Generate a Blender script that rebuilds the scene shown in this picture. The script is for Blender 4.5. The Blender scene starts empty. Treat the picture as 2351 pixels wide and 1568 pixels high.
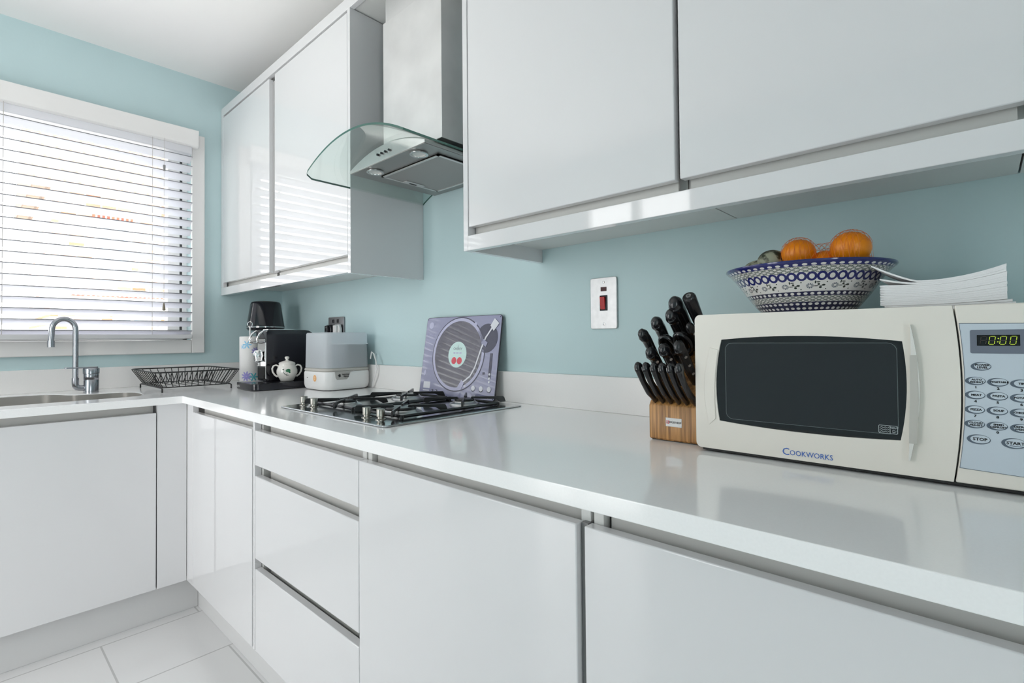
import bpy, math, random
from mathutils import Matrix, Vector
random.seed(7)
SC = bpy.context.scene
COL = SC.collection
R = math.radians

# ------------------------------------------------------------------ camera
CAM = Vector((2.9115, -1.2401, 1.0524))
YAW, ROLL, PITCH, FPX, PX, PY = .8291, -.00897, .01684, 1168.54, 1179.13, 757.54
_F = Vector((-math.cos(YAW), math.sin(YAW), 0)); _R = Vector((math.sin(YAW), math.cos(YAW), 0)); _U = Vector((0, 0, 1))
_F2 = _F*math.cos(PITCH)+_U*math.sin(PITCH); _U2 = _U*math.cos(PITCH)-_F*math.sin(PITCH)
_R3 = _R*math.cos(ROLL)+_U2*math.sin(ROLL); _U3 = _U2*math.cos(ROLL)-_R*math.sin(ROLL)
cam = bpy.data.cameras.new('camera'); camo = bpy.data.objects.new('camera', cam); COL.objects.link(camo)
m = Matrix.Identity(4)
for i in range(3):
    m[i][0] = _R3[i]; m[i][1] = _U3[i]; m[i][2] = -_F2[i]; m[i][3] = CAM[i]
camo.matrix_world = m
cam.sensor_width = 36; cam.sensor_fit = 'HORIZONTAL'; cam.lens = FPX/2351*36
cam.shift_x = -(PX-1175.5)/2351; cam.shift_y = (PY-784)/2351
cam.clip_start = .02; cam.clip_end = 200
SC.camera = camo

# ------------------------------------------------------------------ light and exposure
SC.view_settings.view_transform = 'Standard'; SC.view_settings.look = 'None'
SC.view_settings.gamma = 1; SC.view_settings.use_curve_mapping = False
SC.view_settings.exposure = 0.15
w = bpy.data.worlds.new('sky'); SC.world = w; w.use_nodes = True
bg = w.node_tree.nodes['Background']; bg.inputs[0].default_value = (1.0, .99, .985, 1); bg.inputs[1].default_value = 5.4
SC.cycles.max_bounces = 9; SC.cycles.diffuse_bounces = 5; SC.cycles.glossy_bounces = 4
SC.cycles.transparent_max_bounces = 10; SC.cycles.transmission_bounces = 6
SC.cycles.caustics_reflective = False; SC.cycles.caustics_refractive = False
SC.cycles.sample_clamp_indirect = 6
def area(name, loc, rot, sx, sy, power, color=(1, 1, 1), portal=False):
    l = bpy.data.lights.new(name, 'AREA'); l.shape = 'RECTANGLE'; l.size = sx; l.size_y = sy; l.energy = power; l.color = color
    o = bpy.data.objects.new(name, l); COL.objects.link(o); o.location = loc; o.rotation_euler = rot
    if portal: l.cycles.is_portal = True
    return o
area('window_daylight_portal', (-.16, -1.40, 1.55), (0, R(-90), 0), 1.0, 1.9, 10, portal=True)   # faces +x into the room
area('added_patio_portal', (4.75, -2.10, 1.1), (0, R(90), 0), 2.1, .6, 10, portal=True)  # portal of the unseen patio opening added for fill
area('bounce_fill', (1.35, -1.55, 1.30), (R(180), 0, 0), .6, .6, 3.5, (1, .98, .96))     # added fill light with no fixture, thrown at the ceiling
area('added_door_portal', (1.15, -2.70, 1.05), (R(90), 0, 0), .9, 2.0, 10, portal=True)  # portal of the unseen glazed door added as a light source
# ------------------------------------------------------------------ materials
def new_mat(name):
    mt = bpy.data.materials.new(name); mt.use_nodes = True
    nt = mt.node_tree; return mt, nt, nt.nodes['Principled BSDF']
MATS = {}
def mat(name, col, rough=.5, metal=0, coat=0, trans=0, emis=None, estr=1, bump=0, bscale=200, var=0, vscale=8, ior=None, spec=None, aniso=0):
    if name in MATS: return MATS[name]
    mt, nt, b = new_mat(name)
    b.inputs['Base Color'].default_value = (*col, 1)
    b.inputs['Roughness'].default_value = rough; b.inputs['Metallic'].default_value = metal
    b.inputs['Coat Weight'].default_value = coat; b.inputs['Coat Roughness'].default_value = .03
    b.inputs['Transmission Weight'].default_value = trans
    if ior: b.inputs['IOR'].default_value = ior
    if spec is not None: b.inputs['Specular IOR Level'].default_value = spec
    if emis: b.inputs['Emission Color'].default_value = (*emis, 1); b.inputs['Emission Strength'].default_value = estr
    tc = nt.nodes.new('ShaderNodeTexCoord')
    if var:
        n = nt.nodes.new('ShaderNodeTexNoise'); n.inputs['Scale'].default_value = vscale; n.inputs['Detail'].default_value = 3
        nt.links.new(tc.outputs['Object'], n.inputs['Vector'])
        mx = nt.nodes.new('ShaderNodeMix'); mx.data_type = 'RGBA'
        mx.inputs['A'].default_value = (*[c*(1-var) for c in col], 1); mx.inputs['B'].default_value = (*[min(1, c*(1+var)) for c in col], 1)
        nt.links.new(n.outputs['Fac'], mx.inputs['Factor']); nt.links.new(mx.outputs['Result'], b.inputs['Base Color'])
    if bump:
        n = nt.nodes.new('ShaderNodeTexNoise'); n.inputs['Scale'].default_value = bscale; n.inputs['Detail'].default_value = 2
        nt.links.new(tc.outputs['Object'], n.inputs['Vector'])
        bp = nt.nodes.new('ShaderNodeBump'); bp.inputs['Strength'].default_value = bump; bp.inputs['Distance'].default_value = .002
        nt.links.new(n.outputs['Fac'], bp.inputs['Height']); nt.links.new(bp.outputs['Normal'], b.inputs['Normal'])
    MATS[name] = mt; return mt
def thin_glass(name, tint, refl=1.0, rough=0.0):
    mt, nt, b = new_mat(name); nt.nodes.remove(b)
    out = nt.nodes['Material Output']
    t = nt.nodes.new('ShaderNodeBsdfTransparent'); t.inputs[0].default_value = (*tint, 1)
    g = nt.nodes.new('ShaderNodeBsdfGlossy'); g.inputs['Roughness'].default_value = rough
    lw = nt.nodes.new('ShaderNodeLayerWeight'); lw.inputs[0].default_value = .5
    pw = nt.nodes.new('ShaderNodeMath'); pw.operation = 'POWER'; pw.inputs[1].default_value = 4.0
    f = nt.nodes.new('ShaderNodeMath'); f.operation = 'MULTIPLY_ADD'; f.inputs[1].default_value = .85; f.inputs[2].default_value = .04
    nt.links.new(lw.outputs['Facing'], pw.inputs[0]); nt.links.new(pw.outputs[0], f.inputs[0])
    ml = nt.nodes.new('ShaderNodeMath'); ml.operation = 'MULTIPLY'; ml.inputs[1].default_value = refl
    mx = nt.nodes.new('ShaderNodeMixShader')
    nt.links.new(f.outputs[0], ml.inputs[0]); nt.links.new(ml.outputs[0], mx.inputs[0])
    nt.links.new(t.outputs[0], mx.inputs[1]); nt.links.new(g.outputs[0], mx.inputs[2]); nt.links.new(mx.outputs[0], out.inputs[0])
    MATS[name] = mt; return mt
GLOSSW = mat('gloss_white_lacquer', (.725, .725, .735), .05, coat=.5)
CARC = mat('white_melamine', (.74, .74, .72), .35)
CHAN = mat('handle_channel_grey', (.62, .61, .585), .35)
ENDSHADE = mat('channel_end_shade', (.30, .29, .275), .5)  # side shadow at the channel's left end, painted as a darker grey
DARK = mat('dark_gap', (.06, .06, .06), .7)
PLINTH = mat('plinth_white', (.66, .66, .66), .35)
QUARTZ = mat('white_quartz', (.94, .94, .94), .14, coat=.2, var=.03, vscale=300)
UPST = mat('upstand_quartz', (.86, .85, .84), .2, var=.02, vscale=200)
WALLP = mat('teal_wall_paint', (.545, .70, .72), .6, bump=.15, bscale=60, var=.05, vscale=2.5)
CEILP = mat('ceiling_paint', (.90, .885, .875), .85, bump=.1, bscale=80)
WOODW = mat('white_gloss_paint', (.82, .81, .80), .3)
SLAT = None
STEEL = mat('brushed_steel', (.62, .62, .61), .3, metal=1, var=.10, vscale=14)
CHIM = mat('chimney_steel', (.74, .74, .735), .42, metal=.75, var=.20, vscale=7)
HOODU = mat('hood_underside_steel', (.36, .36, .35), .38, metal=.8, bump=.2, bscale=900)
CHROME = mat('chrome', (.80, .80, .80), .08, metal=1)
TAPM = mat('satin_nickel', (.42, .43, .46), .22, metal=1)
BLACKG = mat('black_gloss_plastic', (.008, .008, .013), .12, coat=.3)
BLACKM = mat('black_matt', (.015, .015, .015), .5)
ENAMEL = mat('cast_black_enamel', (.010, .010, .011), .28)
WHITEP = mat('white_plastic', (.78, .78, .775), .3)
CREAM = mat('microwave_cream_plastic', (.80, .765, .70), .35, bump=.04, bscale=500)
CERAM = mat('glazed_ceramic', (.80, .78, .73), .12, coat=.5)
REDP = mat('red_rocker', (.45, .004, .006), .3)
BLUEINK = mat('blue_ink', (.02, .12, .50), .4)
BLACKINK = mat('black_ink', (.01, .01, .012), .4)
NAVYGREY = mat('oval_slate', (.10, .13, .17), .4)
PANELB = mat('panel_pale_blue', (.56, .63, .70), .35)
PAPER = mat('white_paper', (.82, .82, .83), .9, bump=.2, bscale=400)
STONE = mat('sink_steel', (.36, .345, .32), .35, metal=.3)

def slat_mat():
    mt, nt, b = new_mat('white_blind_slat')
    b.inputs['Base Color'].default_value = (.86, .86, .88, 1); b.inputs['Roughness'].default_value = .35
    out = nt.nodes['Material Output']; t = nt.nodes.new('ShaderNodeBsdfTranslucent'); t.inputs[0].default_value = (.86, .86, .92, 1)
    mx = nt.nodes.new('ShaderNodeMixShader'); mx.inputs[0].default_value = .40
    nt.links.new(b.outputs[0], mx.inputs[1]); nt.links.new(t.outputs[0], mx.inputs[2]); nt.links.new(mx.outputs[0], out.inputs[0])
    return mt
SLAT = slat_mat()
def frosted():
    mt, nt, b = new_mat('frosted_lid_plastic')
    b.inputs['Base Color'].default_value = (.90, .93, .96, 1); b.inputs['Roughness'].default_value = .3
    out = nt.nodes['Material Output']; t = nt.nodes.new('ShaderNodeBsdfTransparent'); t.inputs[0].default_value = (.93, .95, .96, 1)
    mx = nt.nodes.new('ShaderNodeMixShader'); mx.inputs[0].default_value = .24
    tl = nt.nodes.new('ShaderNodeBsdfTranslucent'); tl.inputs[0].default_value = (.88, .92, .96, 1); m0 = nt.nodes.new('ShaderNodeMixShader'); m0.inputs[0].default_value = .5
    nt.links.new(b.outputs[0], m0.inputs[1]); nt.links.new(tl.outputs[0], m0.inputs[2]); nt.links.new(m0.outputs[0], mx.inputs[1]); nt.links.new(t.outputs[0], mx.inputs[2]); nt.links.new(mx.outputs[0], out.inputs[0])
    return mt
FROST = frosted()

class X:  # tiny expression builder for shader maths
    nt = None
    def __init__(s, v): s.v = v
    @staticmethod
    def op(o, *a):
        n = X.nt.nodes.new('ShaderNodeMath'); n.operation = o
        for i, q in enumerate(a):
            if isinstance(q, X): X.nt.links.new(q.v, n.inputs[i])
            else: n.inputs[i].default_value = q
        return X(n.outputs[0])
    def __add__(s, o): return X.op('ADD', s, o)
    def __sub__(s, o): return X.op('SUBTRACT', s, o)
    def __rsub__(s, o): return X.op('SUBTRACT', o, s)
    def __mul__(s, o): return X.op('MULTIPLY', s, o)
    def __truediv__(s, o): return X.op('DIVIDE', s, o)
    def fr(s): return X.op('FRACT', s)
    def sq(s): return X.op('MULTIPLY', s, s)
    def lt(s, o): return X.op('LESS_THAN', s, o)
    def gt(s, o): return X.op('GREATER_THAN', s, o)
    def sin(s): return X.op('SINE', s)
    def mx(s, o): return X.op('MAXIMUM', s, o)
def ell(u, v, cu, cv, ru, rv): return ((u-cu)/ru).sq()+((v-cv)/rv).sq()
def colmix(nt, f, a, b):
    n = nt.nodes.new('ShaderNodeMix'); n.data_type = 'RGBA'
    nt.links.new(f.v, n.inputs['Factor'])
    for k, q in (('A', a), ('B', b)):
        if isinstance(q, tuple): n.inputs[k].default_value = (*q, 1)
        else: nt.links.new(q, n.inputs[k])
    return n.outputs['Result']
def bowl_mat():
    mt, nt, b = new_mat('hand_painted_pottery'); X.nt = nt
    b.inputs['Roughness'].default_value = .1; b.inputs['Coat Weight'].default_value = .5
    uv = nt.nodes.new('ShaderNodeUVMap'); uv.uv_map = 'UVMap'
    sp = nt.nodes.new('ShaderNodeSeparateXYZ'); nt.links.new(uv.outputs[0], sp.inputs[0])
    u = X(sp.outputs[0]); v = X(sp.outputs[1])      # v: 0 base .. 1 rim
    blue = (.012, .016, .13); navy = (.008, .010, .055); white = (.74, .72, .70); green = (.085, .115, .10)
    def inb(lo, hi): return v.gt(lo)*v.lt(hi)
    c = white
    # dense flower bands
    def dense(lo, hi, n, cc):
        uu = (u*n).fr(); vv = ((v-lo)/(hi-lo)*1.999).fr()
        q = ell(uu, vv, .5, .5, .20, .24).gt(1.)*ell(uu, vv, .5, .5, .47, .50).lt(1.)
        st = ((u*n*31.4159).sin()*(v*260.).sin()).gt(-.35)
        return inb(lo, hi)*(q*st).mx(ell((uu+.5).fr(), vv, .5, .5, .20, .3).lt(1.)*st)
    c = colmix(nt, dense(.77, .885, 60, 0), c, green)
    c = colmix(nt, dense(.245, .355, 60, 0), c, green)
    # dots in dark bands
    def dots(c, lo, hi, n, colr, rr=.30, rv=.32, rows=1):
        uu = (u*n).fr(); vv = ((v-lo)/(hi-lo)*(rows-.0001)).fr()
        return colmix(nt, inb(lo, hi)*ell(uu, vv, .5, .5, rr, rv).gt(1.), c, colr)
    c = dots(c, .885, .94, 62, blue, .30, .34)
    c = dots(c, .355, .435, 62, navy, .30, .30)
    c = dots(c, .08, .245, 56, navy, .33, .27, 2)
    c = dots(c, -.02, .08, 50, navy, .33, .27, 1)
    # ring row
    uu = (u*49.).fr(); vv = (v-.630)/.150
    ring = ell(uu, vv, .5, .5, .27, .30).gt(1.)*ell(uu, vv, .5, .5, .53, .54).lt(1.)
    c = colmix(nt, inb(.625, .785)*ring, c, blue)
    # flower band
    uu = (u*18.).fr(); vv = (v-.425)/.215
    fl = ell(uu, vv, .26, .5, .15, .22)
    pet = X.op('ARCTAN2', vv-.5, uu-.26)
    f1 = fl.lt(1.)*((pet*14.).sin()).gt(-.35)*fl.gt(.12)
    c = colmix(nt, inb(.435, .628)*f1, c, (.05, .07, .11))
    lf = ell(uu, vv, .60, .62, .05, .09).lt(1.)
    for (a, q, ra, rb) in ((.80, .54, .07, .08), (.68, .36, .06, .09), (.47, .80, .03, .12), (.58, .80, .08, .045), (.50, .48, .10, .035), (.72, .5, .10, .03), (.90, .22, .025, .05), (.92, .80, .03, .05)):
        lf = lf.mx(ell(uu, vv, a, q, ra, rb).lt(1.))
    c = colmix(nt, inb(.435, .628)*lf, c, (.02, .03, .025))
    c = colmix(nt, v.gt(.94), c, blue)
    nt.links.new(c, b.inputs['Base Color']); return mt
def orange_mat():
    mt, nt, b = new_mat('orange_peel'); b.inputs['Base Color'].default_value = (.95, .29, .006, 1); b.inputs['Roughness'].default_value = .35
    tc = nt.nodes.new('ShaderNodeTexCoord'); n = nt.nodes.new('ShaderNodeTexNoise'); n.inputs['Scale'].default_value = 700
    nt.links.new(tc.outputs['Object'], n.inputs['Vector']); bp = nt.nodes.new('ShaderNodeBump'); bp.inputs['Strength'].default_value = .25; bp.inputs['Distance'].default_value = .001
    nt.links.new(n.outputs['Fac'], bp.inputs['Height']); nt.links.new(bp.outputs['Normal'], b.inputs['Normal']); return mt
def avocado_mat():
    mt, nt, b = new_mat('mottled_fruit_skin'); b.inputs['Roughness'].default_value = .5
    tc = nt.nodes.new('ShaderNodeTexCoord'); n = nt.nodes.new('ShaderNodeTexNoise'); n.inputs['Scale'].default_value = 45; n.inputs['Detail'].default_value = 5
    nt.links.new(tc.outputs['Object'], n.inputs['Vector']); r = nt.nodes.new('ShaderNodeValToRGB')
    r.color_ramp.elements[0].position = .44; r.color_ramp.elements[0].color = (.36, .37, .27, 1); r.color_ramp.elements[1].position = .52; r.color_ramp.elements[1].color = (.03, .035, .02, 1)
    nt.links.new(n.outputs['Fac'], r.inputs[0]); nt.links.new(r.outputs[0], b.inputs['Base Color']); return mt
def bamboo_mat():
    mt, nt, b = new_mat('bamboo_block'); b.inputs['Roughness'].default_value = .4
    tc = nt.nodes.new('ShaderNodeTexCoord'); mp = nt.nodes.new('ShaderNodeMapping'); mp.inputs['Scale'].default_value = (170, 170, 7)
    nt.links.new(tc.outputs['Object'], mp.inputs[0]); n = nt.nodes.new('ShaderNodeTexNoise'); n.inputs['Scale'].default_value = 1; n.inputs['Detail'].default_value = 3
    nt.links.new(mp.outputs[0], n.inputs['Vector']); r = nt.nodes.new('ShaderNodeValToRGB')
    r.color_ramp.elements[0].position = .35; r.color_ramp.elements[0].color = (.20, .078, .012, 1); r.color_ramp.elements[1].position = .62; r.color_ramp.elements[1].color = (.58, .29, .09, 1)
    nt.links.new(n.outputs['Fac'], r.inputs[0]); nt.links.new(r.outputs[0], b.inputs['Base Color']); return mt
def brick_mat(name, c1, c2, mortar, scale, bw, rh, ms=.02, rough=.8, gloss=False, swap=None, off=.5):
    mt, nt, b = new_mat(name); b.inputs['Roughness'].default_value = rough
    tc = nt.nodes.new('ShaderNodeTexCoord'); src = tc.outputs['Object']
    if swap:
        sp = nt.nodes.new('ShaderNodeSeparateXYZ'); cb = nt.nodes.new('ShaderNodeCombineXYZ'); nt.links.new(src, sp.inputs[0])
        for i, k in enumerate(swap): nt.links.new(sp.outputs[k], cb.inputs[i])
        src = cb.outputs[0]
    br = nt.nodes.new('ShaderNodeTexBrick'); br.offset = off
    for k, q in (('Color1', c1), ('Color2', c2), ('Mortar', mortar)): br.inputs[k].default_value = (*q, 1)
    br.inputs['Scale'].default_value = scale; br.inputs['Mortar Size'].default_value = ms; br.inputs['Brick Width'].default_value = bw; br.inputs['Row Height'].default_value = rh
    nt.links.new(src, br.inputs['Vector']); nt.links.new(br.outputs['Color'], b.inputs['Base Color']); return mt

# ------------------------------------------------------------------ mesh builder
class MB:
    def __init__(s, xf=None): s.v = []; s.f = []; s.m = []; s.uv = None; s.xf = xf
    def add(s, vs, fs, mi=0):
        o = len(s.v)
        if s.xf: vs = [s.xf @ Vector(p) for p in vs]
        s.v += [tuple(p) for p in vs]; s.f += [tuple(i+o for i in f) for f in fs]; s.m += [mi]*len(fs); return s
    def box(s, x0, x1, y0, y1, z0, z1, mi=0):
        vs = [(x, y, z) for z in (z0, z1) for y in (y0, y1) for x in (x0, x1)]
        return s.add(vs, [(0, 2, 3, 1), (4, 5, 7, 6), (0, 1, 5, 4), (2, 6, 7, 3), (0, 4, 6, 2), (1, 3, 7, 5)], mi)
    def prism(s, poly, fr, t, mi=0):
        """poly 2-D in frame fr=(origin,u,v), extruded t along u x v"""
        o, u, v = map(Vector, fr); n = u.cross(v).normalized()
        k = len(poly); a = [o+u*p[0]+v*p[1] for p in poly]; b = [p+n*t for p in a]
        return s.add(a+b, [tuple(range(k-1, -1, -1)), tuple(range(k, 2*k))]+[(i, (i+1) % k, k+(i+1) % k, k+i) for i in range(k)], mi)
    def ringprism(s, outer, inner, fr, t, mi=0):
        o, u, v = map(Vector, fr); n = u.cross(v).normalized(); k = len(outer)
        P = [[o+u*p[0]+v*p[1]+n*h for p in q] for q in (outer, inner) for h in (0, t)]
        vs = P[0]+P[1]+P[2]+P[3]; f = []
        for i in range(k):
            j = (i+1) % k
            f += [(i, j, k+j, k+i), (k+i, k+j, 3*k+j, 3*k+i), (3*k+i, 3*k+j, 2*k+j, 2*k+i), (2*k+i, 2*k+j, j, i)]
        return s.add(vs, f, mi)
    def lathe(s, prof, c, n=32, mi=0, axis=None):
        c = Vector(c); ax = Vector(axis).normalized() if axis else Vector((0, 0, 1))
        a = ax.orthogonal().normalized() if axis else Vector((1, 0, 0)); b = ax.cross(a)
        vs = []; fs = []
        for (r, z) in prof:
            r = max(r, 1e-5)
            for i in range(n):
                t = 2*math.pi*i/n; vs.append(c+ax*z+(a*math.cos(t)+b*math.sin(t))*r)
        for j in range(len(prof)-1):
            for i in range(n):
                q = (i+1) % n; fs.append((j*n+i, j*n+q, (j+1)*n+q, (j+1)*n+i))
        return s.add(vs, fs, mi)
    def cyl(s, p0, p1, r, r1=None, n=20, mi=0):
        p0 = Vector(p0); p1 = Vector(p1); L = (p1-p0).length; r1 = r if r1 is None else r1
        return s.lathe([(0, 0), (r, 0), (r1, L), (0, L)], p0, n, mi, (p1-p0))
    def sweep(s, pts, rad, n=10, mi=0, up=(0, 0, 1), closed=False):
        """rad: number, or list of (a,b) half widths along side / up"""
        pts = [Vector(p) for p in pts]; k = len(pts); up = Vector(up)
        vs = []; fs = []; prev = None
        for i, p in enumerate(pts):
            if closed: t = pts[(i+1) % k]-pts[i-1]
            else: t = pts[min(i+1, k-1)]-pts[max(i-1, 0)]
            t.normalize()
            if prev is None:
                sd = t.cross(up)
                if sd.length < 1e-3: sd = t.cross(Vector((1, 0, 0)))
            else: sd = prev-t*prev.dot(t)
            sd.normalize(); prev = sd; uu = sd.cross(t)
            ra, rb = (rad, rad) if isinstance(rad, (int, float)) else (rad[i] if isinstance(rad[i], tuple) else (rad[i], rad[i]))
            for j in range(n):
                a = 2*math.pi*j/n; vs.append(p+sd*math.cos(a)*ra+uu*math.sin(a)*rb)
        for i in range(k if closed else k-1):
            for j in range(n):
                q = (j+1) % n; i2 = (i+1) % k; fs.append((i*n+j, i*n+q, i2*n+q, i2*n+j))
        if not closed: fs += [tuple(range(n-1, -1, -1)), tuple((k-1)*n+j for j in range(n))]
        return s.add(vs, fs, mi)
    def sphere(s, c, r, n=20, m_=12, mi=0, sc=(1, 1, 1)):
        vs = []; fs = []
        for j in range(m_+1):
            ph = math.pi*j/m_
            for i in range(n):
                t = 2*math.pi*i/n; vs.append((c[0]+r*sc[0]*math.sin(ph)*math.cos(t), c[1]+r*sc[1]*math.sin(ph)*math.sin(t), c[2]+r*sc[2]*math.cos(ph)))
        for j in range(m_):
            for i in range(n): q = (i+1) % n; fs.append((j*n+i, (j+1)*n+i, (j+1)*n+q, j*n+q))
        return s.add(vs, fs, mi)
    def text(s, txt, size, fr, t=.0004, mi=0, align='CENTER', wide=1.0, bold=0):
        o, u, v = map(Vector, fr); n = u.cross(v).normalized()
        cu = bpy.data.curves.new('lettering', 'FONT'); cu.body = txt; cu.size = size; cu.align_x = align; cu.align_y = 'CENTER'; cu.resolution_u = 2; cu.offset = bold
        ob = bpy.data.objects.new('lettering', cu); COL.objects.link(ob); bpy.context.view_layer.update()
        me = bpy.data.meshes.new_from_object(ob)
        vs = [o+u*(p.co.x*wide)+v*p.co.y+n*t for p in me.vertices]; fs = [tuple(p.vertices) for p in me.polygons]
        bpy.data.objects.remove(ob); bpy.data.curves.remove(cu); bpy.data.meshes.remove(me)
        return s.add(vs, fs, mi)
    def build(s, name, mats, parent=None, bevel=0, seg=2, smooth=.6, sub=0):
        if not isinstance(mats, (list, tuple)): mats = [mats]
        off = Vector((0, 0, 0)); q = parent
        while q is not None: off += q.location; q = q.parent
        me = bpy.data.meshes.new(name); me.from_pydata([(p[0]-off.x, p[1]-off.y, p[2]-off.z) for p in s.v], [], s.f)
        for mm in mats: me.materials.append(mm)
        me.polygons.foreach_set('material_index', s.m)
        import bmesh
        b = bmesh.new(); b.from_mesh(me); bmesh.ops.recalc_face_normals(b, faces=b.faces); b.to_mesh(me); b.free()
        me.polygons.foreach_set('use_smooth', [True]*len(me.polygons)); me.set_sharp_from_angle(angle=smooth); me.update()
        ob = bpy.data.objects.new(name, me); COL.objects.link(ob)
        if parent is not None: ob.parent = parent
        if bevel:
            mo = ob.modifiers.new('bevel', 'BEVEL'); mo.width = bevel; mo.segments = seg; mo.limit_method = 'ANGLE'; mo.angle_limit = R(50); mo.harden_normals = False
        if sub:
            mo = ob.modifiers.new('sub', 'SUBSURF'); mo.levels = sub; mo.render_levels = sub
        return ob
def tag(o, label=None, cat=None, group=None, kind=None):
    for k, q in (('label', label), ('category', cat), ('group', group), ('kind', kind)):
        if q: o[k] = q
    return o
def thing(name, loc, label=None, cat=None, group=None, kind=None):
    o = bpy.data.objects.new(name, None); COL.objects.link(o); o.location = loc; o.empty_display_size = .05
    return tag(o, label, cat, group, kind)
def rrect(x0, x1, y0, y1, r, n=5):
    pts = []
    for (cx, cy, a) in ((x1-r, y1-r, 0), (x0+r, y1-r, 90), (x0+r, y0+r, 180), (x1-r, y0+r, 270)):
        for i in range(n+1):
            t = R(a+90*i/n); pts.append((cx+r*math.cos(t), cy+r*math.sin(t)))
    return pts
def circ(cx, cy, rx, ry=None, n=40): ry = ry or rx; return [(cx+rx*math.cos(2*math.pi*i/n), cy+ry*math.sin(2*math.pi*i/n)) for i in range(n)]
ST = 'structure'

# ------------------------------------------------------------------ dimensions
ZC = .8443; TC = .0274; DY = -.64; DX = .645; XEND = 3.10; CEIL = 2.3915; YEND = -1.95

# ------------------------------------------------------------------ room shell
FLOORM = brick_mat('white_floor_tiles', (.76, .76, .76), (.745, .745, .75), (.52, .52, .52), 1, .60, .325, .003, .18, swap=(1, 0, 2))
tag(MB().box(-.3, 5.2, -2.75, .3, -.1, 0).build('floor', FLOORM), kind=ST)
tag(MB().box(-.3, 5.2, -2.75, .3, CEIL, CEIL+.1).build('ceiling', CEILP), kind=ST)
tag(MB().box(-.3, 5.2, 0, .12, 0, CEIL).build('wall_back', WALLP), kind=ST)
b = MB(); b.box(-.3, .70, -2.67, -2.55, 0, CEIL); b.box(1.60, 5.2, -2.67, -2.55, 0, CEIL); b.box(.70, 1.60, -2.67, -2.55, 2.08, CEIL)
tag(b.build('wall_front', WALLP), kind=ST)
gd = thing('added_door_2', (1.15, -2.6, 0), kind=ST)  # unseen glazed door, added to throw light on the drawers and floor
b = MB()
for x in (.70, 1.12, 1.54): b.box(x, x+.06, -2.64, -2.58, 0, 2.08)
b.box(.70, 1.60, -2.64, -2.58, 2.02, 2.08); b.box(.70, 1.60, -2.64, -2.58, 0, .08)
b.build('added_door_frame', WOODW, gd, bevel=.003)
WY0, WY1, WZ0, WZ1 = -2.35, -.455, 1.06, 2.03
b = MB(); b.box(-.14, 0, WY1, 0, 0, CEIL); b.box(-.14, 0, -2.55, WY0, 0, CEIL); b.box(-.14, 0, WY0, WY1, 0, WZ0); b.box(-.14, 0, WY0, WY1, WZ1, CEIL)
tag(b.build('wall_left', WALLP), kind=ST)
b = MB(); b.box(4.75, 4.87, -2.55, -2.40, 0, CEIL); b.box(4.75, 4.87, -1.80, 0, 0, CEIL); b.box(4.75, 4.87, -2.40, -1.80, 2.15, CEIL)
tag(b.build('wall_right', WALLP), kind=ST)
tag(MB().box(.50, .5958, YEND, -.5881, 0, .1325).build('baseboard_left', PLINTH, bevel=.001), kind=ST)
tag(MB().box(.5958, XEND, -.5881, -.50, 0, .1325).build('baseboard_back', PLINTH, bevel=.001), kind=ST)
# window
win = thing('window_1', (0, -.93, WZ0), kind=ST)
b = MB(); A0, A1, B0, B1 = -2.43, -.3975, .9945, 2.092
b.prism([(A0, B0), (A1, B0), (A1, B1), (A0, B1)], ((0, 0, 0), (0, 1, 0), (0, 0, 1)), .0001) if 0 else None
b.box(0, .022, WY1, A1, B0, B1); b.box(0, .022, A0, WY0, B0, B1); b.box(0, .022, WY0, WY1, B0, WZ0); b.box(0, .022, WY0, WY1, WZ1, B1)
b.build('window_frame', WOODW, win, bevel=.004)
b = MB(); xa, xb = -.11, -.055
b.box(xa, xb, WY1-.022, WY1, WZ0, WZ1); b.box(xa, xb, WY0, WY0+.05, WZ0, WZ1); b.box(xa, xb, WY0, WY1, WZ0, WZ0+.05); b.box(xa, xb, WY0, WY1, WZ1-.05, WZ1)
b.box(xa, xb, WY1-.085, WY1-.033, WZ0+.05, WZ1-.05); b.box(xa, xb, -1.43, -1.37, WZ0+.05, WZ1-.05)
b.build('window_sash', WOODW, win, bevel=.003)
MB().box(xa+.01, xb-.004, WY1-.033, WY1-.022, WZ0+.05, WZ1-.05).build('window_gasket', DARK, win)
MB().box(-.085, -.081, WY0+.05, WY1-.085, WZ0+.05, WZ1-.05).build('window_pane', thin_glass('clear_pane', (.97, .99, .98)), win)
MB().box(-.12, .0, WY0, WY1, WZ0-.012, WZ0).build('window_sill', WOODW, win)
# unseen patio opening, added behind the viewpoint to let fill light in
d = thing('added_door_1', (4.8, -1.3, 0), kind=ST)
b = MB()
for y in (-2.40, -1.86): b.box(4.78, 4.83, y, y+.06, .0, 2.15)
b.box(4.78, 4.83, -2.40, -1.80, 2.09, 2.15); b.box(4.78, 4.83, -2.40, -1.80, 0, .06)
b.build('added_door_frame', WOODW, d, bevel=.003)

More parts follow.
